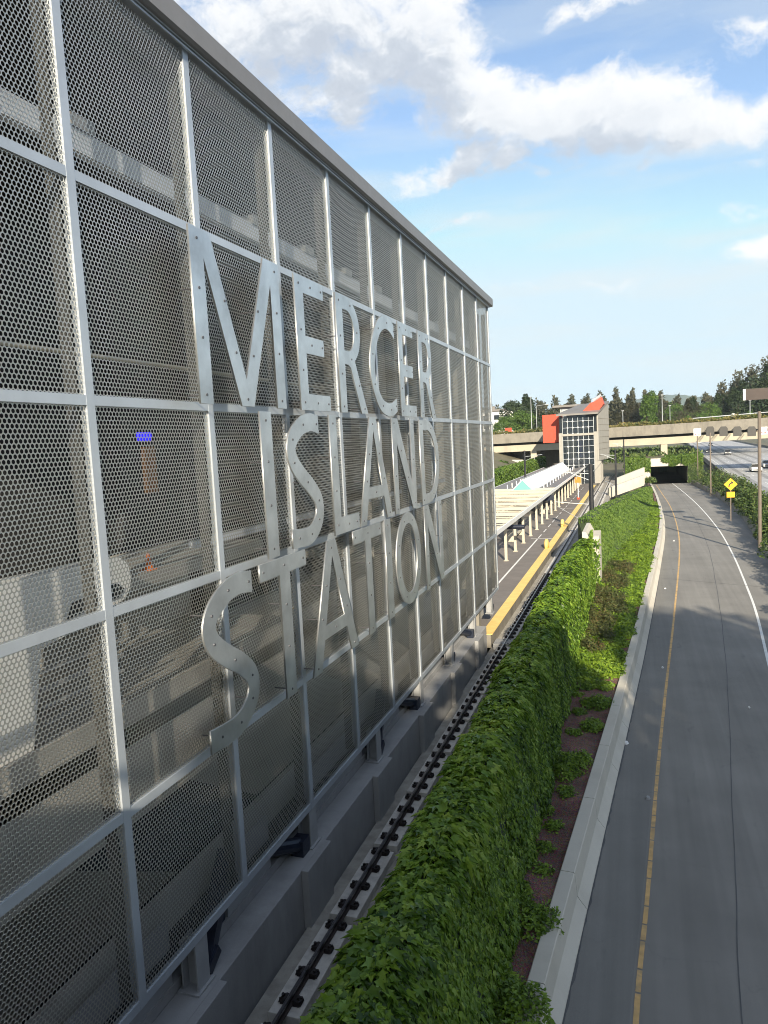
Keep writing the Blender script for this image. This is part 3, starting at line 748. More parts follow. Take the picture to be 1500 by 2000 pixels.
# ------------------------------------------------------------------ leaves
IVY = np.array([(0,0),(-.26,.06),(-.24,.30),(-.40,.60),(-.15,.55),(0,1.08),(.15,.55),(.40,.60),(.24,.30),(.26,.06)], float)
def leaves(name, P, Nn, D, S, matl, parent, shape='ivy', jitter=.35, base=None):
    """P points, Nn surface normals, D tip directions, S sizes"""
    n = len(P); Nn = Nn+rng.normal(0, jitter, (n,3)); Nn /= np.linalg.norm(Nn, axis=1)[:,None]
    D = D+rng.normal(0, jitter, (n,3)); D -= Nn*np.sum(D*Nn, 1)[:,None]; D /= np.linalg.norm(D, axis=1)[:,None]+1e-9
    B = np.cross(D, Nn)
    if shape == 'ivy':
        T = IVY; bend = np.array([0,.10,.07,.06,.08,-.16,.08,.06,.07,.10]); Fa = [[0,1,2,3,4,5],[0,5,6,7,8,9]]
    else:
        T = np.array([(0,0),(-.28,.45),(0,1),(.28,.45)], float); bend = np.array([0,.08,-.08,.08]); Fa = [[0,1,2],[0,2,3]]
    k = len(T)
    V = P[:,None,:]+S[:,None,None]*(T[None,:,0:1]*B[:,None,:]+T[None,:,1:2]*D[:,None,:]+bend[None,:,None]*Nn[:,None,:])
    F = (np.arange(n)[:,None,None]*k+np.array(Fa)[None]).reshape(-1, len(Fa[0]))
    return np_mesh(name, V.reshape(-1,3), F, matl, parent, base)
def wob3(P, a=.12, s=1.0):
    return a*(np.sin(P[:,1]*1.9*s+P[:,2]*1.3)+np.sin(P[:,1]*.73*s-P[:,2]*2.1+1)+.6*np.sin(P[:,1]*4.3*s+P[:,2]*3.7+2))
# hedge: ivy over the wall between track and bed, from the camera to the bare wall end
HZ = thing('ivy_wall', (-3.6, 25, -11), 'long ivy covered wall between the rail and the mulch bed', 'hedge')
prof = np.array([(-4.22,-10.9),(-4.22,-9.2),(-4.2,-7.75),(-4.08,-7.30),(-3.75,-7.05),(-3.25,-7.02),(-2.98,-7.30),(-2.9,-8.2),(-2.8,-9.6),(-2.72,-10.8)])
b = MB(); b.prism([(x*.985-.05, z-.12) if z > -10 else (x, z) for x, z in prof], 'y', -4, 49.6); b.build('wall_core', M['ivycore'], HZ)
seg = np.diff(prof, axis=0); sl = np.linalg.norm(seg, axis=1); cum = np.concatenate([[0], np.cumsum(sl)])
def hedge_pts(n, y0, y1):
    u = rng.random(n)*cum[-1]; k = np.searchsorted(cum, u, 'right')-1; k = np.clip(k, 0, len(sl)-1); t = (u-cum[k])/sl[k]
    xz = prof[k]+seg[k]*t[:,None]; y = y0+(y1-y0)*rng.random(n)
    nr = np.stack([-seg[k][:,1], np.zeros(n), seg[k][:,0]], 1)/sl[k][:,None]
    P = np.stack([xz[:,0], y, xz[:,1]], 1)
    w = wob3(P, .055); P += nr*w[:,None]
    P[:,0] += np.where(P[:,0] < -3.9, np.clip((24-y)/11, 0, 1)*.24+.06, 0)
    # tips hang down on the faces and outwards over the top
    P[:,0] += np.where(P[:,0] < -3.4, np.clip((P[:,1]-44)/6, 0, 1)*.55, 0)
    D = np.stack([np.where(xz[:,0] < -3.5, -.35, .35), -.25*np.ones(n), -1.0*np.ones(n)], 1)
    Nr = nr+np.array([0,-.15,.45]); return P+nr*rng.random(n)[:,None]*.10, Nr, D, k
parts_ = []
for (y0, y1, dn, s0, s1) in ((7,16,330,.10,.21),(16,26,270,.11,.21),(26,38,210,.10,.18),(38,50.4,180,.11,.19)):
    n = int(dn*(y1-y0)*cum[-1]); P, Nr, D, k = hedge_pts(n, y0, y1)
    S = s0+(s1-s0)*rng.random(n); S *= np.where(P[:,2] > -7.6, 1.35, .78)*np.where(rng.random(n) < .08, 1.35, 1)
    parts_.append((P, Nr, D, S))
cat_ = [np.concatenate([p[i] for p in parts_]) for i in range(4)]
leaves('foliage', *cat_, M['ivy'], HZ, jitter=.36)
# bare stepped end of the wall
ew = MB(); ew.prism([(-3.35,-11),(-2.86,-11),(-2.86,-6.95),(-3.1,-6.5),(-3.35,-6.5)], 'y', 49.7, 55).box(-2.855, -2.36, 51.6, 55, -11, -7.05)
o = ew.build('wall_end', M['conclight'], bevel=.02); tag(o, 'bare pale concrete end of the ivy wall, stepped at the top', 'wall')

n = 1500; v = rng.random(n); P = np.stack([-2.84+.03*rng.random(n), 49.6+rng.random(n)**2*2.2, -10.5+4*v], 1)
k = rng.random(n) < .45; P[k,0] = -2.84+.5*rng.random(k.sum())**2.2; P[k,1] = 51.55; P[k,2] = -10.6+(3.4*rng.random(k.sum())**2.5)
leaves('ivy_sprigs', P, np.tile(np.array([.5,-.8,.3]), (n,1)), np.tile(np.array([.2,-.2,-1.]), (n,1)), .13+.1*rng.random(n), M['ivy'], HZ, jitter=.4)
# sloping far ivy wall beyond
top = [Vector(at(1152,1012,58)), Vector(at(1178,990,80)), Vector(at(1215,972,100)), Vector(at(1250,957,120)), Vector(at(1271,950,138))]
bot = [Vector((-2.7,55,-10.8)), Vector((-1.6,68,-10.8)), Vector((1.0,84,-10.75)), Vector((2.4,108,-10.8)), Vector((2.9,136,-10.9))]
FH = thing('ivy_bank', (-1, 90, -11), 'sunlit ivy bank curving away beyond the bare wall end', 'hedge')
def lerpP(L, t):
    t = np.clip(t, 0, 1)*(len(L)-1); k = np.minimum(t.astype(int), len(L)-2); f = (t-k)[:,None]; A = np.array([list(v) for v in L]); return A[k]*(1-f)+A[k+1]*f
tt = np.linspace(0, 1, 30)
tp, bt = lerpP(top, tt), lerpP(bot, tt)
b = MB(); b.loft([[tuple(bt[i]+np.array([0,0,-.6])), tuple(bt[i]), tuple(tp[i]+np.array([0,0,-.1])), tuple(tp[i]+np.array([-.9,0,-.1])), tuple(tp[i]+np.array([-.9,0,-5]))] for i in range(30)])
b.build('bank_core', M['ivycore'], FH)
n = 44000; a, c = rng.random(n)**1.15, rng.random(n)
Pt, Pb = lerpP(top, a), lerpP(bot, a); P = Pb+(Pt-Pb)*c[:,None]; P[:,0] += np.where(c > .93, -rng.random(n)*1.0, 0)
nr = np.tile(np.array([.75,-.45,.35]), (n,1)); P += nr*(wob3(P, .05)+rng.random(n)*.10)[:,None]
leaves('foliage', P, nr, np.tile(np.array([.2,-.2,-1.]), (n,1)), .15+.12*rng.random(n), M['ivyfar'], FH, jitter=.36)

# ground cover of the bed: the far part is one unbroken mat
def bed_x(y): return (-2.75 if y < 52 else -2.75+(y-52)*.085), interp(BBd, y)-.95
def mound_leaves(cs, dens_, s0, s1):
    Ps, Ns = [], []
    for (x, y, z, rx, ry, rz_) in cs:
        n = int(dens_*rx*ry*6); u = rng.normal(0, 1, (n,3)); u[:,2] = np.abs(u[:,2]); u /= np.linalg.norm(u, axis=1)[:,None]
        rr = (.55+.45*rng.random(n)**.5)[:,None]*(1+.18*np.sin(5*u[:,0:1]+3*u[:,1:2]+x*7))
        Ps.append(np.array([x,y,z])+u*rr*np.array([rx,ry,rz_])); Ns.append(u)
    P, Nn = np.concatenate(Ps), np.concatenate(Ns)
    D = Nn*np.array([1,1,.2])+np.array([0,0,.25]); n = len(P)
    return P, Nn*.6+np.array([0,-.1,.8]), D, s0+(s1-s0)*rng.random(n)
cs = []; cd = []
for y in np.concatenate([np.arange(31.5, 60, .55), np.arange(60, 130, 1.1)]):
    xa, xb = bed_x(y)
    for x in np.arange(xa+.1, xb, .5):
        if rng.random() < .14: continue
        e = (x+.2*rng.random(), y+.4*rng.random(), -10.8, .42+.2*rng.random(), .5+.2*rng.random(), .18+.2*rng.random())
        dull = (x-xa)/(xb-xa+.01) < .66 and 36 < y < 62 and math.sin(y*.9+x*2) > -.75
        (cd if dull else cs).append(e if not dull else (*e[:5], .38+.25*rng.random()))
P, Nn, D, S = mound_leaves(cs, 210, .10, .2); o = leaves('ground_cover', P, Nn, D, S, M['shrub'], None, 'oval', .5); tag(o, 'bright green ground cover filling the far end of the bed', 'ground cover', kind='stuff')
P, Nn, D, S = mound_leaves(cd, 190, .08, .17); o = leaves('olive_shrubs', P, Nn, D, S, M['shrubdull'], None, 'oval', .5); tag(o, 'dull olive and rust coloured shrubs against the bare wall end', 'shrubs', kind='stuff')
# clumps scattered over the near mulch, each one its own plant
clumps = [(1000,1975,.62),(975,1935,.5),(1040,1800,.55),(1005,1745,.42),(1060,1650,.24),(1080,1610,.26),(1068,1578,.2),(1102,1500,.62),(1078,1480,.45),(1128,1485,.5),(1118,1430,.3),(1155,1415,.4),(1130,1388,.28),(1168,1372,.5),(1150,1340,.26),(1180,1318,.32),(1142,1312,.3),(1198,1280,.3),(1160,1270,.35),(1105,1545,.3),(1055,1700,.3),(1148,1370,.3),(1128,1355,.25),(1185,1345,.24)]
clumps.sort(key=lambda c: -c[1])
for k, (px, py, r) in enumerate(clumps):
    c = gz(px, py, -10.7); c = Vector((c.x, c.y, -10.82)); r *= 1.15
    P, Nn, D, S = mound_leaves([(c.x+.35*r*math.cos(q*2.4), c.y+.45*r*math.sin(q*2.4), c.z, r*.62, r*.75, r*(.5+.2*rng.random())) for q in range(4)], 330, .07, .13)
    o = leaves('creeping_shrub', P, Nn, D, S, M['shrub'], None, 'oval', .5, base=c)
    o.location = c
    nm = ORD[k] if k < 20 else 'twenty-'+ORD[k-20]
    tag(o, '%s green creeping shrub on the brown mulch, %s from the bottom of the photo' % ('broad' if r > .5 else ('small' if r < .35 else 'low'), nm), 'shrub', 'creeping shrubs on the mulch bed')
# litter
lit = [(1222,1452,.16,'white','white crumpled paper on the asphalt by the barrier'),(1294,1305,.10,'white','white scrap of litter left of the yellow line'),(1266,1560,.13,'conc','grey stone lying left of the yellow line'),
       (1316,1057,.16,'white','white scrap on the far shoulder of the road'),(1299,1150,.12,'white','pale scrap on the lit shoulder beside the barrier'),(1463,1383,.09,'white','tiny white scrap on the right half of the lane')]
for px, py, r, mm, lab in lit:
    c = gz(px, py, ZR); b = MB(); u = [(math.cos(t)*r*.7*(.6+.5*rng.random()), math.sin(t)*r*.7*(.6+.5*rng.random())) for t in np.linspace(0, 2*math.pi, 9)[:-1]]
    b.loft([[(c.x+a, c.y+d_*1.6, ZR+.012) for a, d_ in u], [(c.x+a*.7, c.y+d_*1.1, ZR+.05+.03*rng.random()) for a, d_ in u]]); o = b.build('litter' if mm == 'white' else 'stone', M[mm]); tag(o, lab, 'litter' if mm == 'white' else 'stone')

# ================================================================== right side: wall, bushes, freeway
rw = thing('shoulder_wall', (10, 60, ZR), 'low weathered concrete wall along the right road shoulder', 'wall')
yy = np.concatenate([np.arange(-6, 60, 3.), np.arange(60, 170, 5.)])
b = MB(); b.loft([[(interp(RWd, y), y, ZR-.2), (interp(RWd, y), y, ZR+.22), (interp(RWd, y)+.12, y, ZR+.75), (interp(RWd, y)+.4, y, ZR+.75), (interp(RWd, y)+.45, y, ZR-.2)] for y in yy])
b.build('wall', M['concw'], rw)
def fwl(y): return float(np.interp(y, [-20, 40, 100, 130, 170, 220, 300, 420, 600], [13.5, 13.8, 15.2, 16.5, 18.2, 20.5, 24, 29.5, 38]))
b = MB(); secs = []
for y in yy:
    a, c = interp(RWd, y)+.35, fwl(y)+.2
    secs.append([(a+(c-a)*t, y, z) for t, z in ((0,-11),(.3,-10.3),(.7,-10.2),(1,-10.9))])
b.loft(secs, close=False); structure(b.build('verge', M['dirt']))
FZ = -10.8
fy = np.concatenate([np.arange(-40, 260, 8.), np.arange(260, 700, 20.)])
b = MB(); b.sheet([(fwl(y), y, FZ) for y in fy], [(fwl(y)+30, y, FZ) for y in fy]); fr = structure(b.build('freeway', M['fwy']))
for k, d_ in enumerate((2.0, 5.7, 9.4, 13.1, 16.8, 20.5, 27.5)):
    b = MB()
    if k in (0, 6): b.sheet([(fwl(y)+d_-.09, y, FZ+.006) for y in fy], [(fwl(y)+d_+.09, y, FZ+.006) for y in fy])
    else:
        y = 40.
        while y < 520:
            b.add([(fwl(y)+d_-.08, y, FZ+.006), (fwl(y)+d_+.08, y, FZ+.006), (fwl(y+5)+d_+.08, y+5, FZ+.006), (fwl(y+5)+d_-.08, y+5, FZ+.006)], [(0,1,2,3)]); y += 12
    b.build('lane_line', M['linewhite'], fr)
for k, (d_, w) in enumerate(((3.9,1.0),(7.6,1.2),(11.3,1.1),(15,1.2))):      # darker wheel tracks worn in the lanes
    b = MB(); b.sheet([(fwl(y)+d_-w/2, y, FZ+.003) for y in fy], [(fwl(y)+d_+w/2, y, FZ+.003) for y in fy]); b.build('wheel_track', asphalt('lane_wear', .27, (1,1,1)) if k == 0 else bpy.data.materials['lane_wear'], fr)
b = MB(); b.loft([[(fwl(y)-.3, y, FZ-.5), (fwl(y)-.2, y, FZ+.8), (fwl(y), y, FZ+.8), (fwl(y)+.1, y, FZ-.5)] for y in fy]); o = b.build('freeway_barrier', M['concw']); tag(o, 'low concrete barrier between the bushes and the freeway', 'barrier')
b = MB(); b.loft([[(fwl(y)+30, y, FZ-.5), (fwl(y)+30.1, y, FZ+.9), (fwl(y)+30.4, y, FZ+.9), (fwl(y)+30.5, y, FZ-.5)] for y in fy]); o = b.build('median_barrier', M['concw']); tag(o, 'concrete median barrier on the far side of the freeway', 'barrier')

# bushes on the wall: each its own bush
def bush(name, c, r, h, n, size, label, cat, group, mt, shape='oval'):
    c = Vector(c)
    t = thing(name, c, label, cat, group)
    P, Nn = [], []
    lob = 9
    for k in range(lob):
        a = 2*math.pi*k/lob*1.618*4; q = (rng.random()**.5)*.62
        cx, cy = q*math.cos(a)*r, q*math.sin(a)*r; rr = r*(.38+.22*rng.random()); hh = h*(.55+.45*rng.random())*(1-.35*q)
        u = rng.normal(0, 1, (n//lob, 3)); u /= np.linalg.norm(u, axis=1)[:,None]; u[:,2] = np.abs(u[:,2])*1.0-.15
        s_ = (.7+.3*rng.random(n//lob))[:,None]
        P.append(np.array([c.x+cx, c.y+cy, c.z])+u*s_*np.array([rr, rr, hh])); Nn.append(u)
    P, Nn = np.concatenate(P), np.concatenate(Nn); m_ = len(P)
    D = Nn*np.array([1,1,.3])+np.array([0,0,.2])
    leaves('foliage', P, Nn*.7+np.array([0,0,.5]), D, size*(.6+.7*rng.random(m_)), mt, t, shape, .55)
    b = MB()
    for k in range(4): b.tube((c.x, c.y, c.z-.3), (c.x+r*.4*math.cos(k*1.7), c.y+r*.4*math.sin(k*1.7), c.z+h*.6), .05, .02, 6)
    b.build('stems', M['bark'], t)
    return t
kb = 0
descr = ['dark green', 'dull green', 'mid green', 'yellowish green', 'deep green']
for y in list(np.arange(34, 60, 5.5))+list(np.arange(60, 116, 6.0))+list(np.arange(118, 166, 8.)):
    a, c = interp(RWd, y)+.9, fwl(y)-.5
    x = a+(c-a)*(.35+.25*rng.random()); r = min(3.4, (c-a)*.62)+1.1
    bush('roadside_bush', (x, y, -10.6), r, 2.7+1.6*rng.random()+(.8 if 100 < y < 140 else 0), 4200 if y < 100 else 2400, .26 if y < 100 else .34,
         '%s bush above the right road wall, %s when counted from the nearest' % (descr[kb % 5], ORD[kb]), 'bush', 'bushes between road and freeway', M['bush'])
    kb += 1

# ------------------------------------------------------------------ tunnel portal
PY = 168
tp_ = thing('tunnel_portal', (7, PY, ZR), 'dark rectangular tunnel mouth with ivy trailing over its concrete face', 'tunnel')
pl, pr = at(1270,912,PY).x, at(1343,908,PY).x
ptop, pbot = -7.85, ZR-.1
b = MB(); b.box(pl-5.5, pl, PY, PY+1.0, ZR-.5, -6.2); b.box(pr, pr+3, PY, PY+1.0, ZR-.5, -5.9); b.box(pl, pr, PY, PY+1.0, ptop, -6.15); b.build('face', M['conclight'], tp_)
b = MB(); b.box(pl-.6, pl-.05, PY+1, PY+45, ZR-.5, -7.31); b.box(pr+.05, pr+.6, PY+1, PY+45, ZR-.5, -7.31); b.box(pl-.6, pr+.6, PY+1, PY+45, -7.3, -6.8); b.box(pl-.6, pr+.6, PY+45.05, PY+45.6, ZR-.5, -6.8)
b.build('tube', M['concw'], tp_)
b = MB(); b.box(pl-.04, pr+.04, PY, PY+45, ZR-.3, ZR); b.build('roadway', M['road'], tp_)
b = MB(); b.box(pl-5.5, pr+3, PY+1.02, PY+45, -6.75, -6.3); b.build('lid', M['dirt'], tp_)
def ivy_quad(name, A, B_, C, D_, n, nr, s, mt, parent, keep=None):
    u, v = rng.random(n), rng.random(n)
    if keep is not None:
        k = keep(u, v); u, v = u[k], v[k]
    A, B_, C, D_ = [np.array(q) for q in (A, B_, C, D_)]
    P = (A*(1-u[:,None])+B_*u[:,None])*(1-v[:,None])+(D_*(1-u[:,None])+C*u[:,None])*v[:,None]
    nr = np.tile(np.array(nr), (len(P),1)); P = P+nr*(.05+.25*rng.random(len(P)))[:,None]
    return leaves(name, P, nr, np.tile(np.array([.05,-.1,-1.]), (len(P),1)), s*(.7+.6*rng.random(len(P))), mt, parent, jitter=.4)
ivy_quad('ivy_curtain', (pl-5.4,PY-.02,-10.5), (pl-.0,PY-.02,-10.5), (pl,PY-.02,-6.0), (pl-5.4,PY-.02,-5.7), 2200, (0,-1,.2), .42, M['ivyfar'], tp_, lambda u, v: v > .25+.2*np.sin(u*9)*u)
ivy_quad('ivy_fringe', (pl+2.2,PY-.02,-7.7), (pr+2.9,PY-.02,-7.7), (pr+2.9,PY-.02,-5.4), (pl+1.8,PY-.02,-6.0), 2300, (0,-1,.3), .42, M['ivyfar'], tp_, lambda u, v: (v > .12+.18*np.sin(u*17)) & (u > .02+.3*(1-v)*np.abs(np.sin(v*5))))
ivy_quad('ivy_side', (pr+.15,PY-.02,-11.4), (pr+2.95,PY-.02,-11.2), (pr+2.95,PY-.02,-7.2), (pr+.1,PY-.02,-7.5), 1500, (0,-1,.2), .42, M['bush'], tp_)
ivy_quad('ivy_top', (pl-5.4,PY+.1,-6.1), (pr+2.9,PY+.1,-5.8), (pr+2.9,PY+8,-5.8), (pl-5.4,PY+8,-6.1), 1500, (0,-.2,1), .5, M['ivyfar'], tp_, lambda u, v: (u < .28) | (u > .55))
# pale stepped walls beside the portal
for nm_, pts_, Yw, lab in (('upper', [(1205,934),(1259,913),(1259,946),(1205,960)], 141, 'upper pale concrete wall slab left of the tunnel mouth'),
                      ('lower', [(1190,953),(1258,928),(1258,948),(1190,973)], 132, 'lower pale concrete wall slab stepping down toward the track')):
    P4 = [at(px, py, Yw+(.9 if k in (1,2) else 0)*8) for k, (px, py) in enumerate(pts_)]
    b = MB(); off = Vector((-.25, .7, 0)); b.add(P4+[p+off for p in P4], [(0,1,2,3),(7,6,5,4),(0,4,5,1),(1,5,6,2),(2,6,7,3),(3,7,4,0)])
    tag(b.build('wall_slab', M['conclight']), lab, 'wall')
bush('dark_bush', at(1268,941,150), 1.2, 1.5, 800, .3, 'small dark bush beside the left foot of the tunnel mouth', 'bush', None, M['bush'])

# ------------------------------------------------------------------ overpass ahead
BYL, BYR = 186., 183.
op = thing('overpass', (0, 185, -11), 'weathered concrete road overpass crossing the tracks and the freeway', 'bridge')
xs = np.linspace(-75, 78, 30)
def by(x): return 190-.05*x if x < 12 else 189.4-.05*(x-12)*1.0
def bz(x): return .95+.012*(x+33)*.5+(0 if x < 8 else .0045*(x-8)**1.15)
def strip(z0, z1, d0_, d1_):
    b = MB(); b.loft([[(x, by(x)+d0_, bz(x)+z0), (x, by(x)+d0_, bz(x)+z1), (x, by(x)+d1_, bz(x)+z1), (x, by(x)+d1_, bz(x)+z0)] for x in xs]); return b
strip(-2.45, 0, 0, .35).build('parapet', M['concw'], op)
strip(-2.45, 0, 11.6, 12).build('far_parapet', M['concw'], op)
strip(-2.5, -1.2, .36, 11.59).build('deck', M['conc'], op)
for d_ in (1.1, 4.2, 7.3, 10.4): strip(-4.75, -3.1, d_, d_+.55).build('girder', M['girder'], op)
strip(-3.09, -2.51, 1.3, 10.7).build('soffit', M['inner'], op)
for x in (-52, -24.5, 7.0, 33, 52):
    yb = by(x)
    b = MB(); b.box(x-.75, x+.75, yb+1.2, yb+2.6, -11.2 if x < 0 or x > 20 else -6.3, bz(x)-4.8); b.box(x-.75, x+.75, yb+8.2, yb+9.6, -11.2 if x < 0 or x > 20 else -6.3, bz(x)-4.8); b.build('pier', M['girder'], op)
b = MB(); b.box(-34, -13.5, 200.5, 202, -12, bz(-30)-4.9); b.build('abutment', M['concw'], op)
b = MB(); b.box(58, 76, 186, 200, -12, bz(60)-4.9); b.build('abutment', M['concw'], op)
n = 12000; x = rng.uniform(-74, 77, n); P = np.stack([x, [by(q) for q in x]+rng.uniform(.2, 2.6, n), [bz(q) for q in x]+rng.random(n)**1.6*(.75+.5*np.sin(x*.9)*np.sin(x*.37))], 1)
leaves('planting', P, np.tile(np.array([0,-.5,.8]), (n,1)), np.tile(np.array([0,-.2,.6]), (n,1)), .3+.35*rng.random(n), M['dry'], op, 'oval', .7)
strip(.2, .55, 3.0, 11).build('soil', M['dirt'], op)
# dark lane-signal backs hung on the bridge
for k, px in enumerate((1387, 1413, 1440, 1468)):
    c = at(px, 842, 181); t = thing('lane_signal', c, 'dark clipped-corner signal back hung on the overpass over the freeway, %s from the left' % ORD[k], 'signal', 'lane signals on the overpass')
    w = .85; b = MB(); b.prism([(c.x-w, c.z-1.1), (c.x+w, c.z-1.1), (c.x+w, c.z+.6), (c.x+w*.6, c.z+1.05), (c.x-w*.6, c.z+1.05), (c.x-w, c.z+.6)], 'y', c.y-.25, c.y); b.build('housing', M['signgray'], t, bevel=.03)
    b = MB(); b.bar((c.x, c.y+.01, c.z+.4), (c.x, by(c.x)-.01, c.z+.4), .15, .15); b.bar((c.x, c.y+.01, c.z-.6), (c.x, by(c.x)-.01, c.z-.2), .12, .12); b.build('bracket', M['signgray'], t)

# ------------------------------------------------------------------ platform
pf_ = thing('station_platform', (-13.7, 90, -10.92), 'long paved island platform with a yellow tactile edge', 'platform')
PLX0, PLX1, PLZ = -20.2, -7.19, -10.2
b = MB(); b.box(PLX0+.62, PLX1-.62, 37.2, 165, PLZ-.7, PLZ); b.build('paving', M['plat'], pf_)
b = MB(); b.box(PLX1-.618, PLX1, 37.2, 150, PLZ-.03, PLZ+.005); b.build('tactile_edge', M['yellowpaint'], pf_)
b = MB(); b.box(PLX0, PLX0+.618, 37.2, 150, PLZ-.03, PLZ+.005); b.build('tactile_edge', M['yellowpaint'], pf_)
b = MB(); b.box(PLX1-.6, PLX1-.08, 37.2, 165, -10.92, PLZ-.032); b.build('edge_wall', M['concw'], pf_)
b = MB(); b.box(-9.30, -9.16, 41.5, 73, PLZ, PLZ+.006)
for k in range(16): b.box(-9.28, -9.18, 74+4.5*k, 76.6+4.5*k, PLZ, PLZ+.006)
for y in (73.4, 104): b.box(-9.9, -7.85, y, y+.12, PLZ, PLZ+.006)
b.build('white_line', M['white'], pf_)
b = MB(); b.box(-7.95, -7.75, 36.7, 37.15, -10.6, -8.75); b.box(-7.97, -7.73, 36.68, 37.17, -10.92, -10.61)
tag(b.build('end_post', M['concw']), 'short brown end post where the platform edge begins', 'post')
for k, (y, lab) in enumerate(((67.5, 'nearer yellow bumper standing on the platform edge'), (83.5, 'farther yellow bumper standing on the platform edge'))):
    b = MB(); b.loft([[(PLX1-.5+r_*math.cos(a)*.5-.02, y+r_*math.sin(a)*1.6, PLZ+.006+h) for a in np.linspace(0, 2*math.pi, 13)[:-1]] for h, r_ in ((0,.42),(.4,.44),(.65,.36),(.78,.18))])
    tag(b.build('edge_bumper', M['yellowpaint'], smooth=True), lab, 'bumper', 'yellow bumpers on the platform edge')
# canopy
ca = thing('platform_canopy', (-13.7, 95, PLZ), 'cream platform canopy with trellis beams, grey roof and glass ridge', 'canopy')
XR, XL, XC, CZ = -9.4, -18.0, -13.7, -6.85
CYs = [50.0+5.12*k for k in range(0, 22)]
for i, y in enumerate(CYs):
    b = MB()
    b.box(-10.2-.11, -10.2+.11, y-.11, y+.11, PLZ, CZ-.13); b.box(-10.2-.2, -10.2+.2, y-.2, y+.2, PLZ, PLZ+.05)
    b.build('post', M['cream'], ca)
    b = MB(); b.box(-17.2-.11, -17.2+.11, y-.11, y+.11, PLZ, CZ-.13); b.build('post', M['cream'], ca)
    if y < 97:
        b = MB(); b.box(XL+.1, XR-.14, y-.16, y+.16, CZ-.12, CZ+.14); b.build('cross_beam', M['cream'], ca)
b = MB()
for i in range(10):
    for q in (1, 2, 3):
        y = CYs[i]+1.28*q
        if y < 96: b.box(XL+.1, XR-.14, y-.035, y+.035, CZ-.02, CZ+.05)
b.build('trellis_slats', M['cream'], ca)
b = MB()
for x in (-10.2, -12.0, -15.4, -17.2): b.box(x-.1, x+.1, 47.5, 96, CZ-.34, CZ-.13)
b.build('purlins', M['cream'], ca)
b = MB(); b.box(XR-.12, XR, 46.5, 157, CZ-.12, CZ+.22); b.build('gutter', M['roofw'], ca)
b = MB(); b.box(XL, XL+.12, 46.5, 157, CZ-.12, CZ+.22); b.build('gutter', M['roofw'], ca)
b = MB(); b.prism([(XR-.13,CZ+.2),(XC+1.55,CZ-.28),(XC+1.55,CZ-.42),(XR-.13,CZ+.05)], 'y', 96.2, 156); b.build('roof_plane', M['roof'], ca)
b = MB(); b.prism([(XL+.13,CZ+.2),(XC-1.55,CZ-.28),(XC-1.55,CZ-.42),(XL+.13,CZ+.05)], 'y', 96.2, 156); b.build('roof_plane', M['roof'], ca)
b = MB(); b.prism([(XC-1.54,CZ-.2),(XC,CZ+1.35),(XC+1.54,CZ-.2),(XC+1.47,CZ-.24),(XC,CZ+1.25),(XC-1.47,CZ-.24)], 'y', 95.2, 152); sk = b.build('skylight', M['skyglass'], ca)
b = MB()
for k in range(20):
    y = 95.25+2.95*k
    b.bar((XC-1.56,y,CZ-.15), (XC,y,CZ+1.4), .05, .05); b.bar((XC+1.56,y,CZ-.15), (XC,y,CZ+1.4), .05, .05)
b.box(XC-.06, XC+.06, 95.2, 152, CZ+1.38, CZ+1.46); b.box(XC+1.5, XC+1.62, 95.2, 152, CZ-.24, CZ-.1); b.box(XC-1.62, XC-1.5, 95.2, 152, CZ-.24, CZ-.1)
o = b.build('glazing_bars', M['lamp'], sk.parent); o['kind'] = 'stuff'
b = MB(); b.prism([(XC-1.46,CZ-.25),(XC,CZ+1.24),(XC+1.46,CZ-.25)], 'y', 95.24, 95.3); b.build('gable', M['teal'], ca)
b = MB()
for k in range(14):
    for x in (XC+2.4, XC-2.4): b.box(x-.05, x+.05, 98+4*k, 98.1+4*k, CZ-.2, CZ+.55)
b.build('roof_pins', M['white'], ca)
o = MB().tube((-11.0, 62.2, CZ-.75), (-8.9, 62.2, CZ-.75), .19, None, 14).box(-10.3, -10.1, 62.0, 62.4, CZ-.55, CZ-.14).build('hanging_sign', M['navy']); tag(o, 'dark blue tubular sign hanging under the canopy edge', 'sign')
o = MB().box(-10.9, -9.3, 90.0, 90.3, CZ-1.0, CZ-.35).box(-10.25, -10.15, 90.1, 90.2, CZ-.35, CZ-.13).build('hanging_sign', M['navy']); tag(o, 'dark sign board hanging further along under the canopy', 'sign')
for k, (y, lab) in enumerate(((71.5, 'cream frame and bench among the canopy posts, nearer one'), (97.5, 'cream frame and bench among the canopy posts, farther one'))):
    t = thing('platform_bench', (-11.6, y, PLZ), lab, 'bench', 'benches under the canopy')
    b = MB(); b.box(-12.0, -11.2, y, y+5, PLZ+.42, PLZ+.52); b.build('seat', M['cream'], t)
    b = MB(); b.box(-12.0, -11.2, y, y+.12, PLZ, PLZ+.42); b.box(-12.0, -11.2, y+4.9, y+5.02, PLZ, PLZ+.42); b.build('legs', M['cream'], t)
    b = MB(); b.box(-12.15, -12.05, y, y+5, PLZ+.55, PLZ+2.2); b.build('screen', M['ink'], t)
for k, (x, y, c, lab) in enumerate(((-12.5, 58.5, 'whitepanel', 'white notice stand on the platform under the near canopy'), (-11.8, 80, 'ink', 'dark information board behind the canopy posts'), (-11.5, 112, 'whitepanel', 'pale ticket kiosk far along the platform'))):
    b = MB(); b.box(x-.35, x+.35, y-.08, y+.08, PLZ+.5, PLZ+1.9); b.box(x-.3, x-.2, y-.05, y+.05, PLZ, PLZ+.5); b.box(x+.2, x+.3, y-.05, y+.05, PLZ, PLZ+.5)
    tag(b.build('notice_stand', M[c]), lab, 'board')
mk = thing('marker_post', (-8.35, 118, PLZ), 'thin white post with an orange top standing on the platform', 'post')
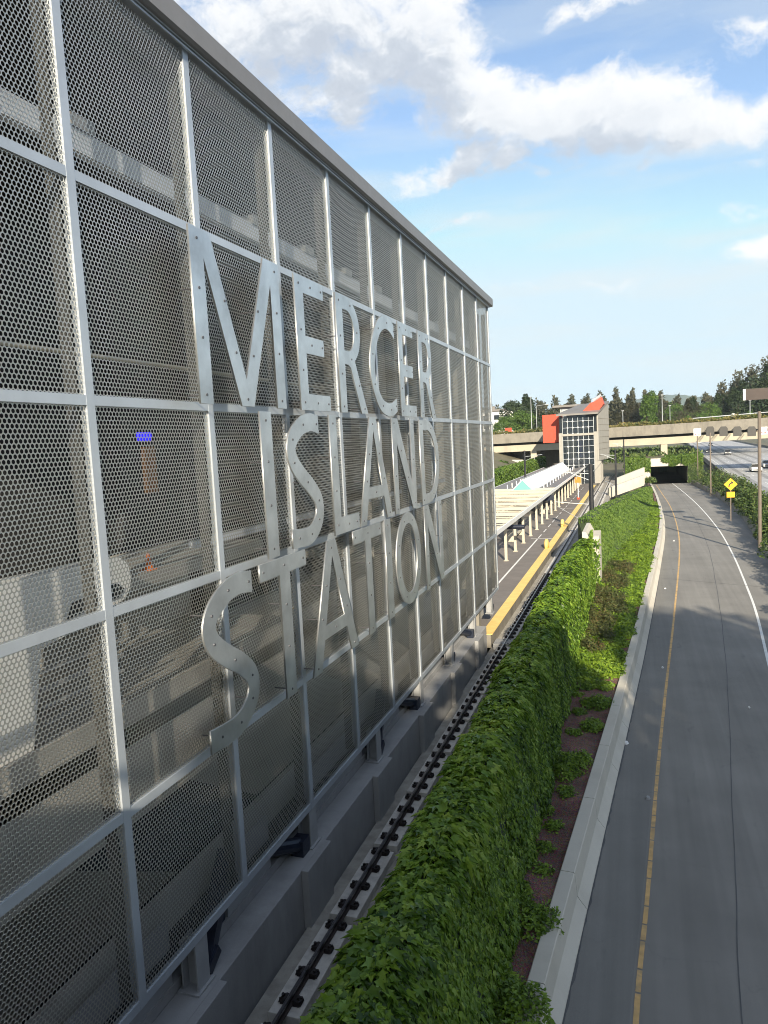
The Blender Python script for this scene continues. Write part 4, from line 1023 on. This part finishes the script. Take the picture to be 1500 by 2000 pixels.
b = MB(); b.tube((-8.35,118,PLZ+.3), (-8.35,118,PLZ+2.6), .07); b.build('pole', M['white'], mk)
b = MB(); b.box(-8.8,-7.9,117.95,118.05,PLZ+2.6,PLZ+3.5); b.build('plate', M['orange'], mk)
b = MB(); b.box(-8.55,-8.15,117.8,118.2,PLZ+.006,PLZ+.3); b.build('foot', M['red'], mk)

# ------------------------------------------------------------------ glass tower
tw_ = thing('glass_tower', (-10.6, 156, PLZ), 'glass fronted station tower with red box and pale block side wall', 'tower')
TY, TD = 155., 13.
gl, gr = at(1097,850,TY).x, at(1162,850,TY).x
zt, zb = 3.75, -10.2
b = MB(); b.box(gl+.2, gr-.2, TY, TY+.12, zb, zt); b.build('glazing', M['glass'], tw_)
b = MB()
ncol = 6
for k in range(ncol+1):
    x = gl+.2+(gr-gl-.4)*k/ncol; b.box(x-.045, x+.045, TY-.16, TY-.002, zb, zt-.4)
for j in range(9):
    z = zt-1.15-1.28*j
    for k in range(ncol):
        x0 = gl+.2+(gr-gl-.4)*k/ncol; b.box(x0+.047, x0+(gr-gl-.4)/ncol-.047, TY-.14, TY-.002, z-.035, z+.035)
b.build('glazing_grid', M['lamp'], tw_)
for j in range(9):
    for k in range(1, ncol):
        if rng.random() < .6:
            x = gl+.2+(gr-gl-.4)*k/ncol; z = zt-1.15-1.28*j; b = MB(); b.box(x-.13, x+.13, TY-.24, TY-.165, z-.13, z+.13); b.build('bracket_node', M['white'], tw_)
b = MB(); b.box(gl+.1, gr-.1, TY-.35, TY-.17, -.35, .1); b.build('floor_band', M['block'], tw_)
b = MB(); b.box(gl-.55, gl+.18, TY-.2, TY+.6, zb, .3); b.build('corner_pier', M['block'], tw_)
b = MB(); b.box(gr-.18, gr+.4, TY-.2, TY+.6, zb, .3); b.build('corner_pier', M['block'], tw_)
b = MB(); b.box(gl-.4, gl+.1, TY, TY+.5, .3, zt); b.build('corner_post', M['ink'], tw_)
b = MB(); b.box(gr-.1, gr+.3, TY, TY+.5, .3, zt); b.build('corner_post', M['ink'], tw_)
# right wall, running back, with courses of pale block
sx0, sx1 = gr+.41, gr+1.0
b = MB(); SW = 1.35
b.add([(sx0,TY-.25,-5.6),(sx1-.3,TY-.25,-5.6),(sx1+SW,TY+TD,-5.6),(sx0+SW,TY+TD,-5.6),(sx0,TY-.25,3.6),(sx1-.3,TY-.25,3.6),(sx1+SW,TY+TD,6.4),(sx0+SW,TY+TD,6.4)],
      [(0,3,2,1),(4,5,6,7),(0,1,5,4),(1,2,6,5),(2,3,7,6),(3,0,4,7)]); b.build('side_wall', M['block'], tw_)
b = MB()
for k in range(7): b.bar((sx1-.29,TY-.2,-4.6+1.25*k), (sx1+SW,TY+TD-.1,-4.6+1.25*k), .05, .10)
b.build('wall_courses', M['concw'], tw_)
b = MB()
for y in (TY-.1, TY+3.3, TY+7, TY+11): b.box(sx0, sx1, y, y+.8, zb, -5.65)
b.build('side_pier', M['block'], tw_)
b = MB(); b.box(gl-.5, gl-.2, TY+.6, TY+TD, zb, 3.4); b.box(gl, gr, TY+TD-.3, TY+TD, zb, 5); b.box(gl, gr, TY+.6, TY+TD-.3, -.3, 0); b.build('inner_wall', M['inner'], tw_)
b = MB(); b.box(gl+2.9, gl+4.3, TY+1, TY+2.5, -4.8, -1.2); b.build('blue_lift', mat('lift_blue', (.02,.06,.35), .4), tw_)
b = MB(); b.box(gl+.5, gl+2.8, TY+2, TY+2.3, -6, -1); b.box(gl+3.6, gl+5.6, TY+1.5, TY+1.8, .9, 1.5); b.build('inside_panel', M['lamp'], tw_)
# roof rising to the back
rl, rr_ = gl-.9, gr+.8
b = MB(); b.add([(rl,TY-1.3,zt+.05),(rr_,TY-1.3,zt+.05),(rr_+1.7,TY+TD+.8,6.5),(rl+3.6,TY+TD+.8,6.1),(rl,TY-1.3,zt+.4),(rr_,TY-1.3,zt+.4),(rr_+1.7,TY+TD+.8,6.85),(rl+3.6,TY+TD+.8,6.45)],
      [(0,3,2,1),(4,5,6,7),(0,1,5,4),(1,2,6,5),(2,3,7,6),(3,0,4,7)]); b.build('roof', M['roof'], tw_)
DP = [at(px, py, TY+1.5) for px, py in ((1136,805),(1153,787),(1163,783),(1175,775),(1179,788),(1167,805))]
b = MB(); b.prism([(q.x, q.z) for q in DP], 'y', TY+1.5, TY+8); b.build('red_dormer', M['red'], tw_)
b = MB(); cyl = at(1168, 775, TY+7)
b.tube((cyl.x-.8, cyl.y, cyl.z-.6), (cyl.x+.5, cyl.y, cyl.z+.15), .38, .38, 14); b.tube((cyl.x-.98, cyl.y, cyl.z-.7), (cyl.x-.8, cyl.y, cyl.z-.6), .52, .52, 14); b.tube((cyl.x+.5, cyl.y, cyl.z+.15), (cyl.x+.68, cyl.y, cyl.z+.25), .5, .5, 14); b.build('roof_vent', M['lamp'], tw_, smooth=False)
# red box at the left, slab roof behind it
bl, br_ = at(1060,838,TY+3).x, gl-.52
b = MB(); b.box(bl, br_, TY+3.0, TY+9, -1.55, 4.3); b.build('red_box', M['red'], tw_)
b = MB(); b.box(bl+1.0, gl+4, TY+TD+1, TY+TD+9, 6.1, 6.55); b.build('slab_roof', M['roof'], tw_)
b = MB(); b.box(bl+2.6, bl+2.9, TY+TD+2, TY+TD+2.3, -1, 6.1); b.box(bl+4.6, bl+4.9, TY+TD+2, TY+TD+2.3, -1, 6.1); b.box(bl+2.95, bl+4.55, TY+TD+2.05, TY+TD+2.2, 3, 6.1); b.build('slab_posts', M['lamp'], tw_)

# left side: ivy wall, pale bank wall, dark space under the bridge
lh = thing('far_left_ivy_wall', (-20, 105, -11), 'clipped sunlit ivy wall beyond the canopy roof at left', 'hedge'); lh.name = 'ivy_wall.001'; WO[lh.name] = Vector((-20,105,-11))
b = MB(); b.add([(-20.9,50,-11),(-20.9,185,-11),(-20.9,185,-5.3),(-20.9,50,-5.3),(-22.3,50,-11),(-22.3,185,-11),(-22.3,185,-5.3),(-22.3,50,-5.3)], [(0,1,2,3),(7,6,5,4),(3,2,6,7),(0,3,7,4),(1,5,6,2)]); b.build('wall_core', M['ivycore'], lh)
n = 16000; P = np.stack([-20.85+rng.random(n)*.3, rng.uniform(60,185,n), -9.5+4.3*rng.random(n)], 1); k = rng.random(n) < .3; P[k,2] = -5.25+.2*rng.random(k.sum()); P[k,0] = -20.8-1.5*rng.random(k.sum())
leaves('foliage', P, np.tile(np.array([.9,-.3,.5]), (n,1)), np.tile(np.array([.1,-.2,-1.]), (n,1)), .32+.15*rng.random(n), M['ivyfar'], lh, jitter=.45)
b = MB(); A = [at(979,937,170), at(1000,898,185), at(1060,898,185), at(1060,915,180)]
b.add([A[0],A[1],A[2],A[3]]+[p+Vector((0,.8,-.2)) for p in A], [(3,2,1,0),(4,5,6,7),(0,1,5,4),(1,2,6,5)]); tag(b.build('bank_wall', M['conclight']), 'pale sloping concrete bank under the left end of the overpass', 'wall')
b = MB(); secs = []
for y in (44, 100, 150, 182, 215, 260): secs.append([(-22.4,y,-9.5),(-26,y,-6.8),(-36,y,-3.2),(-60,y,-1.4),(-200,y,1.0)])
b.loft(secs, close=False); structure(b.build('left_bank', M['dirt']))
bush('bank_shrub', at(972,915,172), 3.2, 3.0, 2600, .5, 'rounded green shrub on the bank under the overpass at left', 'bush', None, M['broad'])

# ------------------------------------------------------------------ catenary poles, wires, lamps
def cat_pole(x, y, z1, arm, lab, r=.17):
    t = thing('catenary_pole', (x, y, -10.9), lab, 'pole', 'black catenary poles along the track')
    b = MB(); b.tube((x,y,-10.9), (x,y,z1), r, r*.9, 12); b.box(x-.35, x+.35, y-.35, y+.35, -10.95, -10.8); b.build('mast', M['black'], t)
    if arm:
        b = MB(); b.tube((x,y,z1-1.0), (x+arm,y,z1-.75), .04); b.tube((x,y,z1-1.7), (x+arm*.75,y,z1-.85), .03); b.tube((x+arm*.55,y,z1-1.5), (x+arm*.55,y,z1-.85), .03); b.build('bracket_arm', M['lamp'], t)
    return t
c = at(1157, 1045, 76); cat_pole(c.x, 76, at(1155,906,76).z, -2.6, 'tall black catenary mast beside the far ivy bank, nearest of its line', .24)
c = at(1203, 935, 130); cat_pole(c.x, 130, at(1203,878,130).z, -2.4, 'black catenary mast left of the pale wall slabs')
c = at(1219, 905, 160); cat_pole(c.x, 160, at(1219,858,160).z, -2.2, 'slim black catenary mast in front of the overpass girder', .14)
c = at(1026, 930, 120); cat_pole(c.x, 120, at(1025,880,120).z, 2.8, 'black catenary mast behind the canopy at left')
def wire(name, pts, r, lab, mt=None):
    b = MB()
    for a, c in zip(pts[:-1], pts[1:]): b.tube(a, c, r, None, 6)
    tag(b.build(name, mt or M['lamp']), lab, 'wire')
ay = [Vector(at(1099,1002,100))]
wire('contact_wire', [(-5.8, y, -5.9+.25*((y-76)/60)**2) for y in np.linspace(76, 185, 9)], .018, 'overhead contact wire running along the track to the tower', M['black'])
wire('cross_span_wire', [at(1155,985,76), at(1120,983,76.5), at(1085,980,77)], .03, 'horizontal span wire from the near catenary mast across the platform', M['white'])
wire('guy_wire', [at(1083,986,90), at(1113,1003,82), at(1146,1021,76)], .03, 'slanting pale guy wire crossing above the yellow platform edge', M['white'])
wire('guy_wire', [at(1182,940,128), at(1192,944,124), at(1201,950,120)], .04, 'short pale guy wire beside the pale wall slabs', M['white'])
def lamp(px, py0, py1, Y, lab, r=.09, arm=0):
    a, c = at(px, py1, Y), at(px, py0, Y); t = thing('street_lamp', (a.x, a.y, a.z), lab, 'lamp', 'thin lamp posts by the overpass')
    b = MB(); b.tube((a.x,a.y,a.z-1), (a.x,a.y,c.z), r*1.2, r*.8, 8); b.build('pole', M['lamp'], t)
    b = MB()
    if arm:
        b.tube((a.x,a.y,c.z), (a.x+arm,a.y,c.z+.25), .06, None, 6); b.box(a.x+arm-.1, a.x+arm+.9, a.y-.2, a.y+.2, c.z+.15, c.z+.35)
    else: b.box(a.x-.3, a.x+.3, a.y-.15, a.y+.15, c.z, c.z+.18)
    b.build('head', M['lamp'], t)
lamp(1217, 803, 838, 205, 'pale thin post on the overpass just right of the tower')
lamp(1294, 772, 838, 206, 'tallest thin post in front of the two pointed poplars', .10)
lamp(1309, 793, 838, 206, 'brown thin post right of the tallest one', .08)
lamp(1039, 776, 850, 205, 'lamp post in front of the left conifers', .10)
lamp(1049, 793, 850, 215, 'lamp post with a long arm left of the red box', .09, 2.6)
lamp(1465, 782, 822, 200, 'pale pole below the brown sign back', .1)
for k, (px, Y) in enumerate(((1344, 202), (1402, 200), (1465, 199))):
    c = at(px, 812 if k else 812, Y)
# brown sign back on its gantry and the tall brown pole
gp = thing('sign_gantry', (at(1485,1035,72).x, 72, -11), 'tall brown pole with a horizontal truss arm at the right edge', 'pole')
a, c = at(1485,1040,72), at(1483,803,72)
b = MB(); b.tube((c.x,72,-11), (c.x,72,c.z), .165, .14, 12); b.build('pole', M['polebrown'], gp)
e1 = at(1395,813,196); sgp = thing('signal_boom', (e1.x, 196, .5), 'thin grey pipe boom above the planted overpass parapet', 'pipe')
b = MB(); e2 = at(1500,805,196); e0 = at(1345, 818, 196); b.tube(e0, e2, .12, None, 8); b.build('boom', M['lamp'], sgp)
q = at(1432,811,196); b = MB(); b.tube((q.x,196,.6), (q.x,196,q.z+.45), .28, None, 8); b.box(q.x-.35,q.x+.35,195.7,196.3,q.z-.4,q.z+.4); b.build('post', M['lamp'], sgp)
bs = thing('sign_board', (at(1480,770,78).x, 78, 2), 'blank dark brown back of a large road sign at the right edge', 'sign')
a, c = at(1456,760,78), at(1456,782,78); b = MB(); b.box(a.x, a.x+7.5, 77.9, 78.0, c.z, a.z); b.build('panel', M['signbrown'], bs)
b = MB(); b.box(a.x-.22, a.x-.002, 77.85, 78.05, c.z, a.z); b.build('edge_strip', M['lamp'], bs)
b = MB(); b.box(a.x+3.2, a.x+3.5, 78.02, 78.3, -11, a.z-.1); b.build('post', M['polebrown'], bs)
# white signs
for px, py, Y, pole, lab in ((1362, 844, 160, 912, 'small white sign with faint dark marks on a pole before the overpass'), (1491, 841, 74, None, 'small white sign fixed to the tall brown pole')):
    c = at(px, py, Y); h = 6.5/FPX*Y*1.0; t = thing('speed_sign', c, lab, 'sign')
    b = MB(); b.box(c.x-h*.95, c.x+h*.95, Y-.03, Y, c.z-h, c.z+h); b.build('plate', M['white'], t)
    b = MB()
    for sx_ in (-.42, .42): b.box(c.x+h*sx_-h*.22, c.x+h*sx_+h*.22, Y-.04, Y-.032, c.z-h*.72, c.z-h*.4)
    b.box(c.x-h*.6, c.x+h*.6, Y-.04, Y-.032, c.z+h*.1, c.z+h*.2); b.box(c.x-h*.6, c.x+h*.6, Y-.04, Y-.032, c.z+h*.42, c.z+h*.52); b.build('marks', mat('faded_print', (.35,.16,.15), .6), t)
    if pole: b = MB(); b.tube((c.x, Y+.1, -11), (c.x, Y+.1, c.z+h), .1, None, 8); b.build('pole', M['polebrown'], t)
    else: b = MB(); b.box(c.x-h*1.6, c.x-h*.2, Y+.002, Y+.06, c.z-.06, c.z+.06); b.build('bracket', M['polebrown'], t)
c = at(1387, 845, 132); b = MB(); b.tube((c.x,132,-11.2), (c.x,132,c.z), .13, .11, 10); b.box(c.x-.2, c.x+.2, 131.8, 132.2, -11.3, -11.0)
tag(b.build('sign_pole', M['polebrown']), 'bare brown pole rising from the bushes in front of the overpass', 'pole')
# yellow curve warning sign
c = at(1427, 946, 92); wy = thing('warning_sign', (c.x, 92, -10.8), 'yellow diamond curve arrow sign above the roadside bushes', 'sign')
rr = .72; b = MB(); b.prism([(c.x-rr,c.z),(c.x,c.z-rr),(c.x+rr,c.z),(c.x,c.z+rr)], 'y', 92-.02, 92); b.build('diamond', M['signyellow'], wy)
b = MB(); fr_ = .60; b.prism([(c.x-.24,c.z-.32),(c.x-.12,c.z-.32),(c.x-.10,c.z-.12),(c.x+.02,c.z+.06),(c.x+.1,c.z+.1),(c.x+.12,c.z+.0),(c.x+.30,c.z+.22),(c.x+.06,c.z+.38),(c.x+.07,c.z+.24),(c.x-.08,c.z+.16),(c.x-.22,c.z-.06)], 'y', 91.965, 91.978)
b.build('arrow', M['black'], wy)
b = MB(); b.prism([(c.x-.42,c.z-1.5),(c.x+.42,c.z-1.5),(c.x+.42,c.z-.86),(c.x-.42,c.z-.86)], 'y', 91.98, 92); b.build('plate', M['signyellow'], wy)
b = MB(); b.box(c.x-.05, c.x+.05, 92.002, 92.1, -10.9, c.z+.3); b.build('post', M['polebrown'], wy)

# ------------------------------------------------------------------ cars
PAINT = {}
def car(loc, rz, colr, cname, lab):
    if cname not in PAINT: PAINT[cname] = mat('car_paint_'+cname, colr, .3, .1, .03, 1, spec=.7)
    t = thing('car', loc, lab, 'car', 'cars on the freeway', rz); WO[t.name] = Vector((0,0,0))
    L, Wd = 4.5, 1.8
    lower = [(-L/2,.28),(-L/2,.62),(-L/2+.12,.86),(-.95,.93),(1.15,.96),(L/2-.1,.92),(L/2,.6),(L/2,.28)]
    b = MB(); b.loft([[(x, y*.97, z) for y, z in lower] for x in (-Wd/2,)]+[[(x, y, z) for y, z in lower] for x in (-Wd/2+.12, Wd/2-.12)]+[[(Wd/2, y*.97, z) for y, z in lower]])
    body = b.build('body', PAINT[cname], t, bevel=.05)
    b = MB(); b.add([(-.82,-.95,.92),(.82,-.95,.92),(.82,1.7,.95),(-.82,1.7,.95),(-.64,-.2,1.40),(.64,-.2,1.40),(.64,1.05,1.42),(-.64,1.05,1.42)], [(0,3,2,1),(0,1,5,4),(1,2,6,5),(2,3,7,6),(3,0,4,7)]); b.build('window', M['carglass'], t)
    b = MB(); b.add([(-.66,-.24,1.40),(.66,-.24,1.40),(.66,1.08,1.42),(-.66,1.08,1.42),(-.58,-.1,1.47),(.58,-.1,1.47),(.58,.95,1.48),(-.58,.95,1.48)], [(0,3,2,1),(4,5,6,7),(0,1,5,4),(1,2,6,5),(2,3,7,6),(3,0,4,7)]); b.build('roof', PAINT[cname], t)
    for x in (-.82, .82):
        for y in (-1.4, 1.4):
            b = MB(); b.tube((x-.1,y,.32), (x+.1,y,.32), .32, None, 14); b.build('wheel', M['tyre'], t)
    for x in (-.62, .62):
        b = MB(); b.box(x-.2, x+.2, -L/2-.02, -L/2+.05, .62, .76); b.build('headlight', M['whitepanel'], t)
        b = MB(); b.box(x-.2, x+.2, L/2-.05, L/2+.02, .66, .8); b.build('tail_light', M['red'], t)
    b = MB(); b.box(-.7, .7, -L/2-.015, -L/2+.02, .36, .52); b.build('grille', M['ink'], t)
def on_fw(px, py): p = gz(px, py, FZ); return (p.x, p.y, FZ+.008)
def heading(y): return -math.atan2(fwl(y+10)-fwl(y-10), 20)
for px, py, colr, cn_, lab in ((1476,921,(.8,.8,.79),'white','white car on the sunlit freeway beside the tall brown pole'), (1498,913,(.7,.71,.72),'silver','silver white car at the right edge of the freeway'),
        (1421,888,(.30,.29,.28),'grey','grey car just leaving the shade of the overpass'), (1384,885,(.03,.032,.035),'black','black car under the overpass nearest the bushes'),
        (1352,877,(.05,.052,.06),'charcoal','charcoal car under the overpass at the far left of the freeway'), (1366,866,(.72,.72,.72),'pale','pale car beyond the overpass in the left lane'), (1388,871,(.035,.035,.05),'navy','dark navy car farther away under the overpass'), (1398, 858, (.4,.05,.04),'maroon','dull red car farthest away beyond the overpass')):
    l = on_fw(px, py); car(l, heading(l[1]), colr, cn_, lab)
    bpy.data.objects[[q.name for q in COL.objects if q.get('label') == lab][0]].scale = (1.22,1.22,1.22)

# ------------------------------------------------------------------ trees
def trunk(t, x, y, z, h, r):
    b = MB(); b.tube((x,y,z-.5), (x+.1,y,z+h*.45), r, r*.7, 8, False); b.tube((x+.1,y,z+h*.45), (x,y,z+h*.93), r*.7, r*.15, 8)
    for k in range(7):
        a = k*2.4; zz = z+h*(.3+.08*k); b.tube((x,y,zz), (x+math.cos(a)*h*.13, y+math.sin(a)*h*.13, zz+h*.06), r*.3, r*.08, 5)
    b.build('trunk', M['bark'], t)
def conifer(x, y, z, h, w, lab, mt='fir', n=2600, cat='tree', group='trees beyond the overpass', droop=.35):
    t = thing('conifer', (x,y,z), lab, cat, group); trunk(t, x, y, z, h, h*.014+.1)
    tt = rng.random(n)**.75                 # 0 bottom .. 1 top
    lev = np.round(tt*16)/16+rng.normal(0, .012, n); az = rng.random(n)*6.283
    spoke = np.round(az/(6.283/11))*(6.283/11)+rng.normal(0, .16, n)+lev*5
    irr = 1+.25*np.sin(spoke*2+lev*9+x)+.15*np.sin(lev*31+x)
    rad = w*(1-np.clip(lev,0,1))**.8*irr*(.15+.85*rng.random(n)**.6)+.12
    P = np.stack([x+rad*np.cos(spoke), y+rad*np.sin(spoke), z+h*(.1+.9*np.clip(lev,0,1.0))-rad*droop], 1)
    out = np.stack([np.cos(spoke), np.sin(spoke), -droop*np.ones(n)], 1)
    leaves('crown', P, np.tile(np.array([0,0,1.]), (n,1))+out*.3, out, (h*.045)*(.6+.8*rng.random(n)), M[mt], t, 'oval', .35)
def broadleaf(x, y, z, h, w, lab, mt='broad', n=2600, group='trees beyond the overpass', col=False, size=None, name='broadleaf_tree'):
    t = thing(name, (x,y,z), lab, 'tree', group); trunk(t, x, y, z, h*.8, h*.018+.08)
    k = 26; fat = 1.45 if y < 0 else 1.; cs_ = []
    for i in range(k):
        a = i*2.399; q = math.sqrt((i+.5)/k); zz = rng.random()
        env = math.sin(math.pi*(.14+.8*zz))**(.55 if not col else .8)
        cs_.append((x+w*.72*q*env*math.cos(a), y+w*.72*q*env*math.sin(a), z+h*(.22+.70*zz), fat*w*(.26+.2*rng.random()), fat*h*(.08+.07*rng.random())))
    ci = rng.integers(0, k, n); C = np.array(cs_)[ci]; u = rng.normal(0, 1, (n,3)); u /= np.linalg.norm(u, axis=1)[:,None]
    P = C[:,:3]+u*(.55+.5*rng.random(n))[:,None]*np.stack([C[:,3],C[:,3],C[:,4]], 1)
    leaves('crown', P, u*.8+np.array([0,0,.35]), u*np.array([1,1,.2])-np.array([0,0,.3]), (size or h*.05)*(.6+.8*rng.random(n)), M[mt], t, 'oval', .5)
def tree_at(px_top, py_top, Y, zb, kind, wpx, lab, mt=None, n=2200):
    p = at(px_top, py_top, Y); w = wpx/2/FPX*Y*(1.05 if kind == 'p' else 1.6); h = p.z-zb
    if kind == 'c': conifer(p.x, Y, zb, h, w, lab, mt or 'fir', n)
    else: broadleaf(p.x, Y, zb, h*1.02, w, lab, mt or 'broad', n, col=(kind == 'p'))
tree_at(1003, 782, 245, -1, 'b', 40, 'dark domed tree left of the pointed conifers behind the overpass', 'fir', 3600)
tree_at(1026, 770, 252, -1, 'c', 34, 'tall twin pointed conifer, left one, behind the red box', 'fir', 3000)
tree_at(1034, 776, 250, -1, 'c', 40, 'broad dark conifer leaning against the twin pointed one', 'fir', 3000)
tree_at(1019, 795, 232, -1, 'b', 34, 'bright green leafy tree before the dark domed tree at left', 'broad', 2600)
tree_at(988, 812, 222, -1, 'b', 34, 'light green leafy tree in front of the white apartment block', 'broad', 2600)
tree_at(968, 825, 215, -2, 'b', 22, 'low green tree against the edge of the panelled facade', 'broad', 1800)
tree_at(1060, 806, 265, -1, 'c', 34, 'dark conifer just left above the red box', 'fir', 1800)
tree_at(1077, 803, 280, -1, 'c', 30, 'small dark conifer peeping over the red box', 'fir', 1500)
tree_at(979, 800, 270, -1, 'c', 14, 'thin conifer above the white apartment block', 'fir', 1200)
right = [(1205,806,300,'c',26,'brownfir'),(1220,788,310,'c',24,'brownfir'),(1232,786,300,'c',24,'brownfir'),(1243,790,305,'c',24,'brownfir'),(1252,800,295,'b',26,'brownfir'),
         (1262,771,285,'p',22,'broad'),(1273,766,290,'p',24,'broad'),(1289,782,320,'c',22,'fir'),(1297,800,300,'b',26,'brownfir'),(1308,786,330,'c',20,'fir'),(1318,788,300,'b',30,'broad'),(1333,800,285,'b',30,'brownfir'),
         (1343,780,310,'c',20,'brownfir'),(1353,776,320,'c',24,'fir'),(1362,790,300,'c',22,'brownfir'),(1372,800,280,'b',30,'brownfir'),(1384,787,270,'b',34,'broad'),(1402,768,300,'c',24,'fir'),(1413,770,330,'c',28,'fir'),
         (1424,778,300,'c',30,'fir'),(1432,757,320,'c',34,'fir'),(1441,766,290,'c',34,'fir'),(1450,743,320,'c',40,'fir'),(1463,745,330,'b',40,'fir'),(1478,730,330,'b',50,'fir'),(1490,738,310,'c',44,'fir'),(1500,712,330,'c',46,'fir'),(1518,720,310,'c',50,'fir')]
kinds = {'c': 'pointed', 'b': 'rounded', 'p': 'slender upright'}; tone = {'fir': 'dark green', 'brownfir': 'brownish green', 'broad': 'fresh green'}
for k, (px, py, Y, kd, wp, mt) in enumerate(right):
    nm = ORD[k] if k < 20 else 'twenty-'+ORD[k-20]
    tree_at(px, py, Y, -2 if px < 1390 else -4, kd, wp, '%s %s tree in the row right of the tower, %s from the tower' % (tone[mt], kinds[kd], nm), mt, 1900)
for k, (px, py) in enumerate(((1344,812),(1404,800),(1464,802))):
    p = at(px, py, 207); broadleaf(p.x, 207, 1.0, p.z-1.0, 1.0, 'small young tree planted on the overpass, %s from the left' % ORD[k], 'broad', 500, 'young trees on the overpass', size=.3, name='young_tree')
# far wood that closes the gaps
n = 60000; px = rng.uniform(900, 1560, n); x = np.array([at(q, 830, 360).x for q in px])
hh = np.interp(px, [900,960,1040,1090,1200,1260,1330,1390,1420,1450,1500,1560], [13,15,16,16,17.5,17,13.5,14,18,22,25,27])*(1+.22*np.sin(px*.21)+.12*np.sin(px*.57))
P = np.stack([x, 355+rng.random(n)*25, -3+hh*rng.random(n)**.7], 1)
o = leaves('distant_wood', P, np.tile(np.array([0,-.6,.6]), (n,1)), np.tile(np.array([0,0,1.]), (n,1)), .9+.8*rng.random(n), M['brownfir'], None, 'oval', .6); tag(o, 'dark distant wood behind the tree rows', 'wood', kind='stuff')
# shady planting beneath the overpass
n = 9000; u = rng.random(n); P = np.stack([np.where(u < .5, rng.uniform(-7, 15, n), 0*u), rng.uniform(182, 235, n), -8.5+4*rng.random(n)], 1); P[:,0] = np.where(u < .5, P[:,0], np.array([fwl(q) for q in P[:,1]])+31+14*rng.random(n)); P[:,2] = np.where(u < .5, -7.6+2.4*rng.random(n), -10.5+5*rng.random(n))
o = leaves('underbridge_scrub', P, np.tile(np.array([0,-.6,.6]), (n,1)), np.tile(np.array([0,0,1.]), (n,1)), .5+.4*rng.random(n), M['bush'], None, 'oval', .6); tag(o, 'dark scrub growing in the shade under the overpass', 'scrub', kind='stuff')

# ------------------------------------------------------------------ houses
ap = thing('apartment_building', at(976,850,285), 'white apartment block behind the trees at left', 'building')
c = at(977,830,285); zt_ = at(977,803,285).z
b = MB(); b.box(c.x-7.5, c.x+5.5, 285, 297, -3, zt_); b.build('wall', M['white'], ap)
b = MB(); b.box(c.x-8, c.x+6, 284.5, 297.5, zt_+.01, zt_+.8); b.box(c.x-4, c.x-2, 286, 288, zt_+.81, zt_+2); b.build('roof', M['roof'], ap)
for k in range(3):
    for j in range(3):
        b = MB(); x = c.x-5.5+4.2*k; z = zt_-3.2-3.4*j; b.box(x-1, x+1, 284.9, 284.995, z, z+1.8); b.build('window', M['ink'], ap)
gh = thing('parked_van', at(992,842,215), 'white and red van on the road behind the left parapet', 'van'); c = at(992,846,215)
b = MB(); b.box(c.x-2.6, c.x+1.5, 214, 216, c.z-1.2, c.z+.7); b.build('body', M['white'], gh, bevel=.1)
b = MB(); b.box(c.x-.6, c.x+1.3, 213.9, 213.995, c.z+.1, c.z+1.5); b.build('sign_panel', M['red'], gh)
b = MB(); b.tube((c.x-1.8,213.9,c.z-1.2),(c.x-1.8,216.1,c.z-1.2),.4,None,12); b.tube((c.x+.9,213.9,c.z-1.2),(c.x+.9,216.1,c.z-1.2),.4,None,12); b.build('wheels', M['tyre'], gh)

# ------------------------------------------------------------------ hills
def hill_mat():
    k, nt, bb = nodes('hill_forest'); f = noise(nt, pos(nt), .012, 8, .7)
    nt.links.new(ramp(nt, f, [(.3, (.03,.055,.03)), (.6, (.06,.09,.04)), (.8, (.16,.17,.12))]), bb.inputs['Base Color']); bb.inputs['Roughness'].default_value = 1; return k
HY = 4200; cols_ = np.arange(900, 1640, 6)
sky_line = np.interp(cols_, [900,1000,1090,1185,1215,1250,1290,1320,1345,1400,1500,1640], [800,803,800,795,787,779,772,770,773,776,783,790])
b = MB(); secs = []
for px, py in zip(cols_, sky_line):
    w = 1.2*math.sin(px*.13)+.8*math.sin(px*.37)
    p = at(px, py+w*.6, HY); secs.append([(p.x*.72, HY*.72, -30), (p.x*.88, HY*.88, p.z*.45), (p.x, HY, p.z), (p.x*1.1, HY*1.15, p.z*.6)])
b.loft(secs, close=False); structure(b.build('hills', hill_mat(), smooth=True))
HAZE = True
if HAZE:
    k = bpy.data.materials.new('haze'); k.use_nodes = True; nt = k.node_tree; nt.nodes.remove(nt.nodes['Principled BSDF'])
    v = N(nt, 'ShaderNodeVolumePrincipled'); v.inputs['Density'].default_value = .00010; v.inputs['Color'].default_value = (.74,.88,1,1); v.inputs['Anisotropy'].default_value = -.1
    nt.links.new(v.outputs[0], nt.nodes['Material Output'].inputs['Volume'])
    b = MB(); b.box(-4200, 4200, -300, 5400, -40, 420); o = b.build('haze', k); o['kind'] = 'stuff'

# ------------------------------------------------------------------ behind the camera: the overpass one stands on, and the trees that shade the road
sb = thing('street_overpass', (0, -8, -3), 'road overpass the picture is taken from', 'bridge')
b = MB(); b.box(-16.5, 60, -15, -.45, -2.9, -1.75); b.build('deck', M['conc'], sb)
b = MB(); b.box(-7.0, 60, -.75, -.449, -1.749, -1.2); b.box(-16, 60, -15, -14.7, -1.749, -.8); b.build('parapet', M['concw'], sb)
broadleaf(24.5, -18, -3.5, 20, 7.6, 'big leafy tree behind the overpass', 'broad', 16000, None, size=1.1)
broadleaf(13.2, -19, -3.5, 16.5, 6.4, 'leafy tree behind the overpass, shorter', 'broad', 11000, None, size=1.)
broadleaf(6.5, -20, -3.5, 13.9, 4.6, 'lowest leafy tree behind the overpass', 'broad', 5000, None, size=.8)
broadleaf(36, -20, -3.5, 18, 7.5, 'leafy tree behind the overpass, far right', 'broad', 11000, None, size=1.)
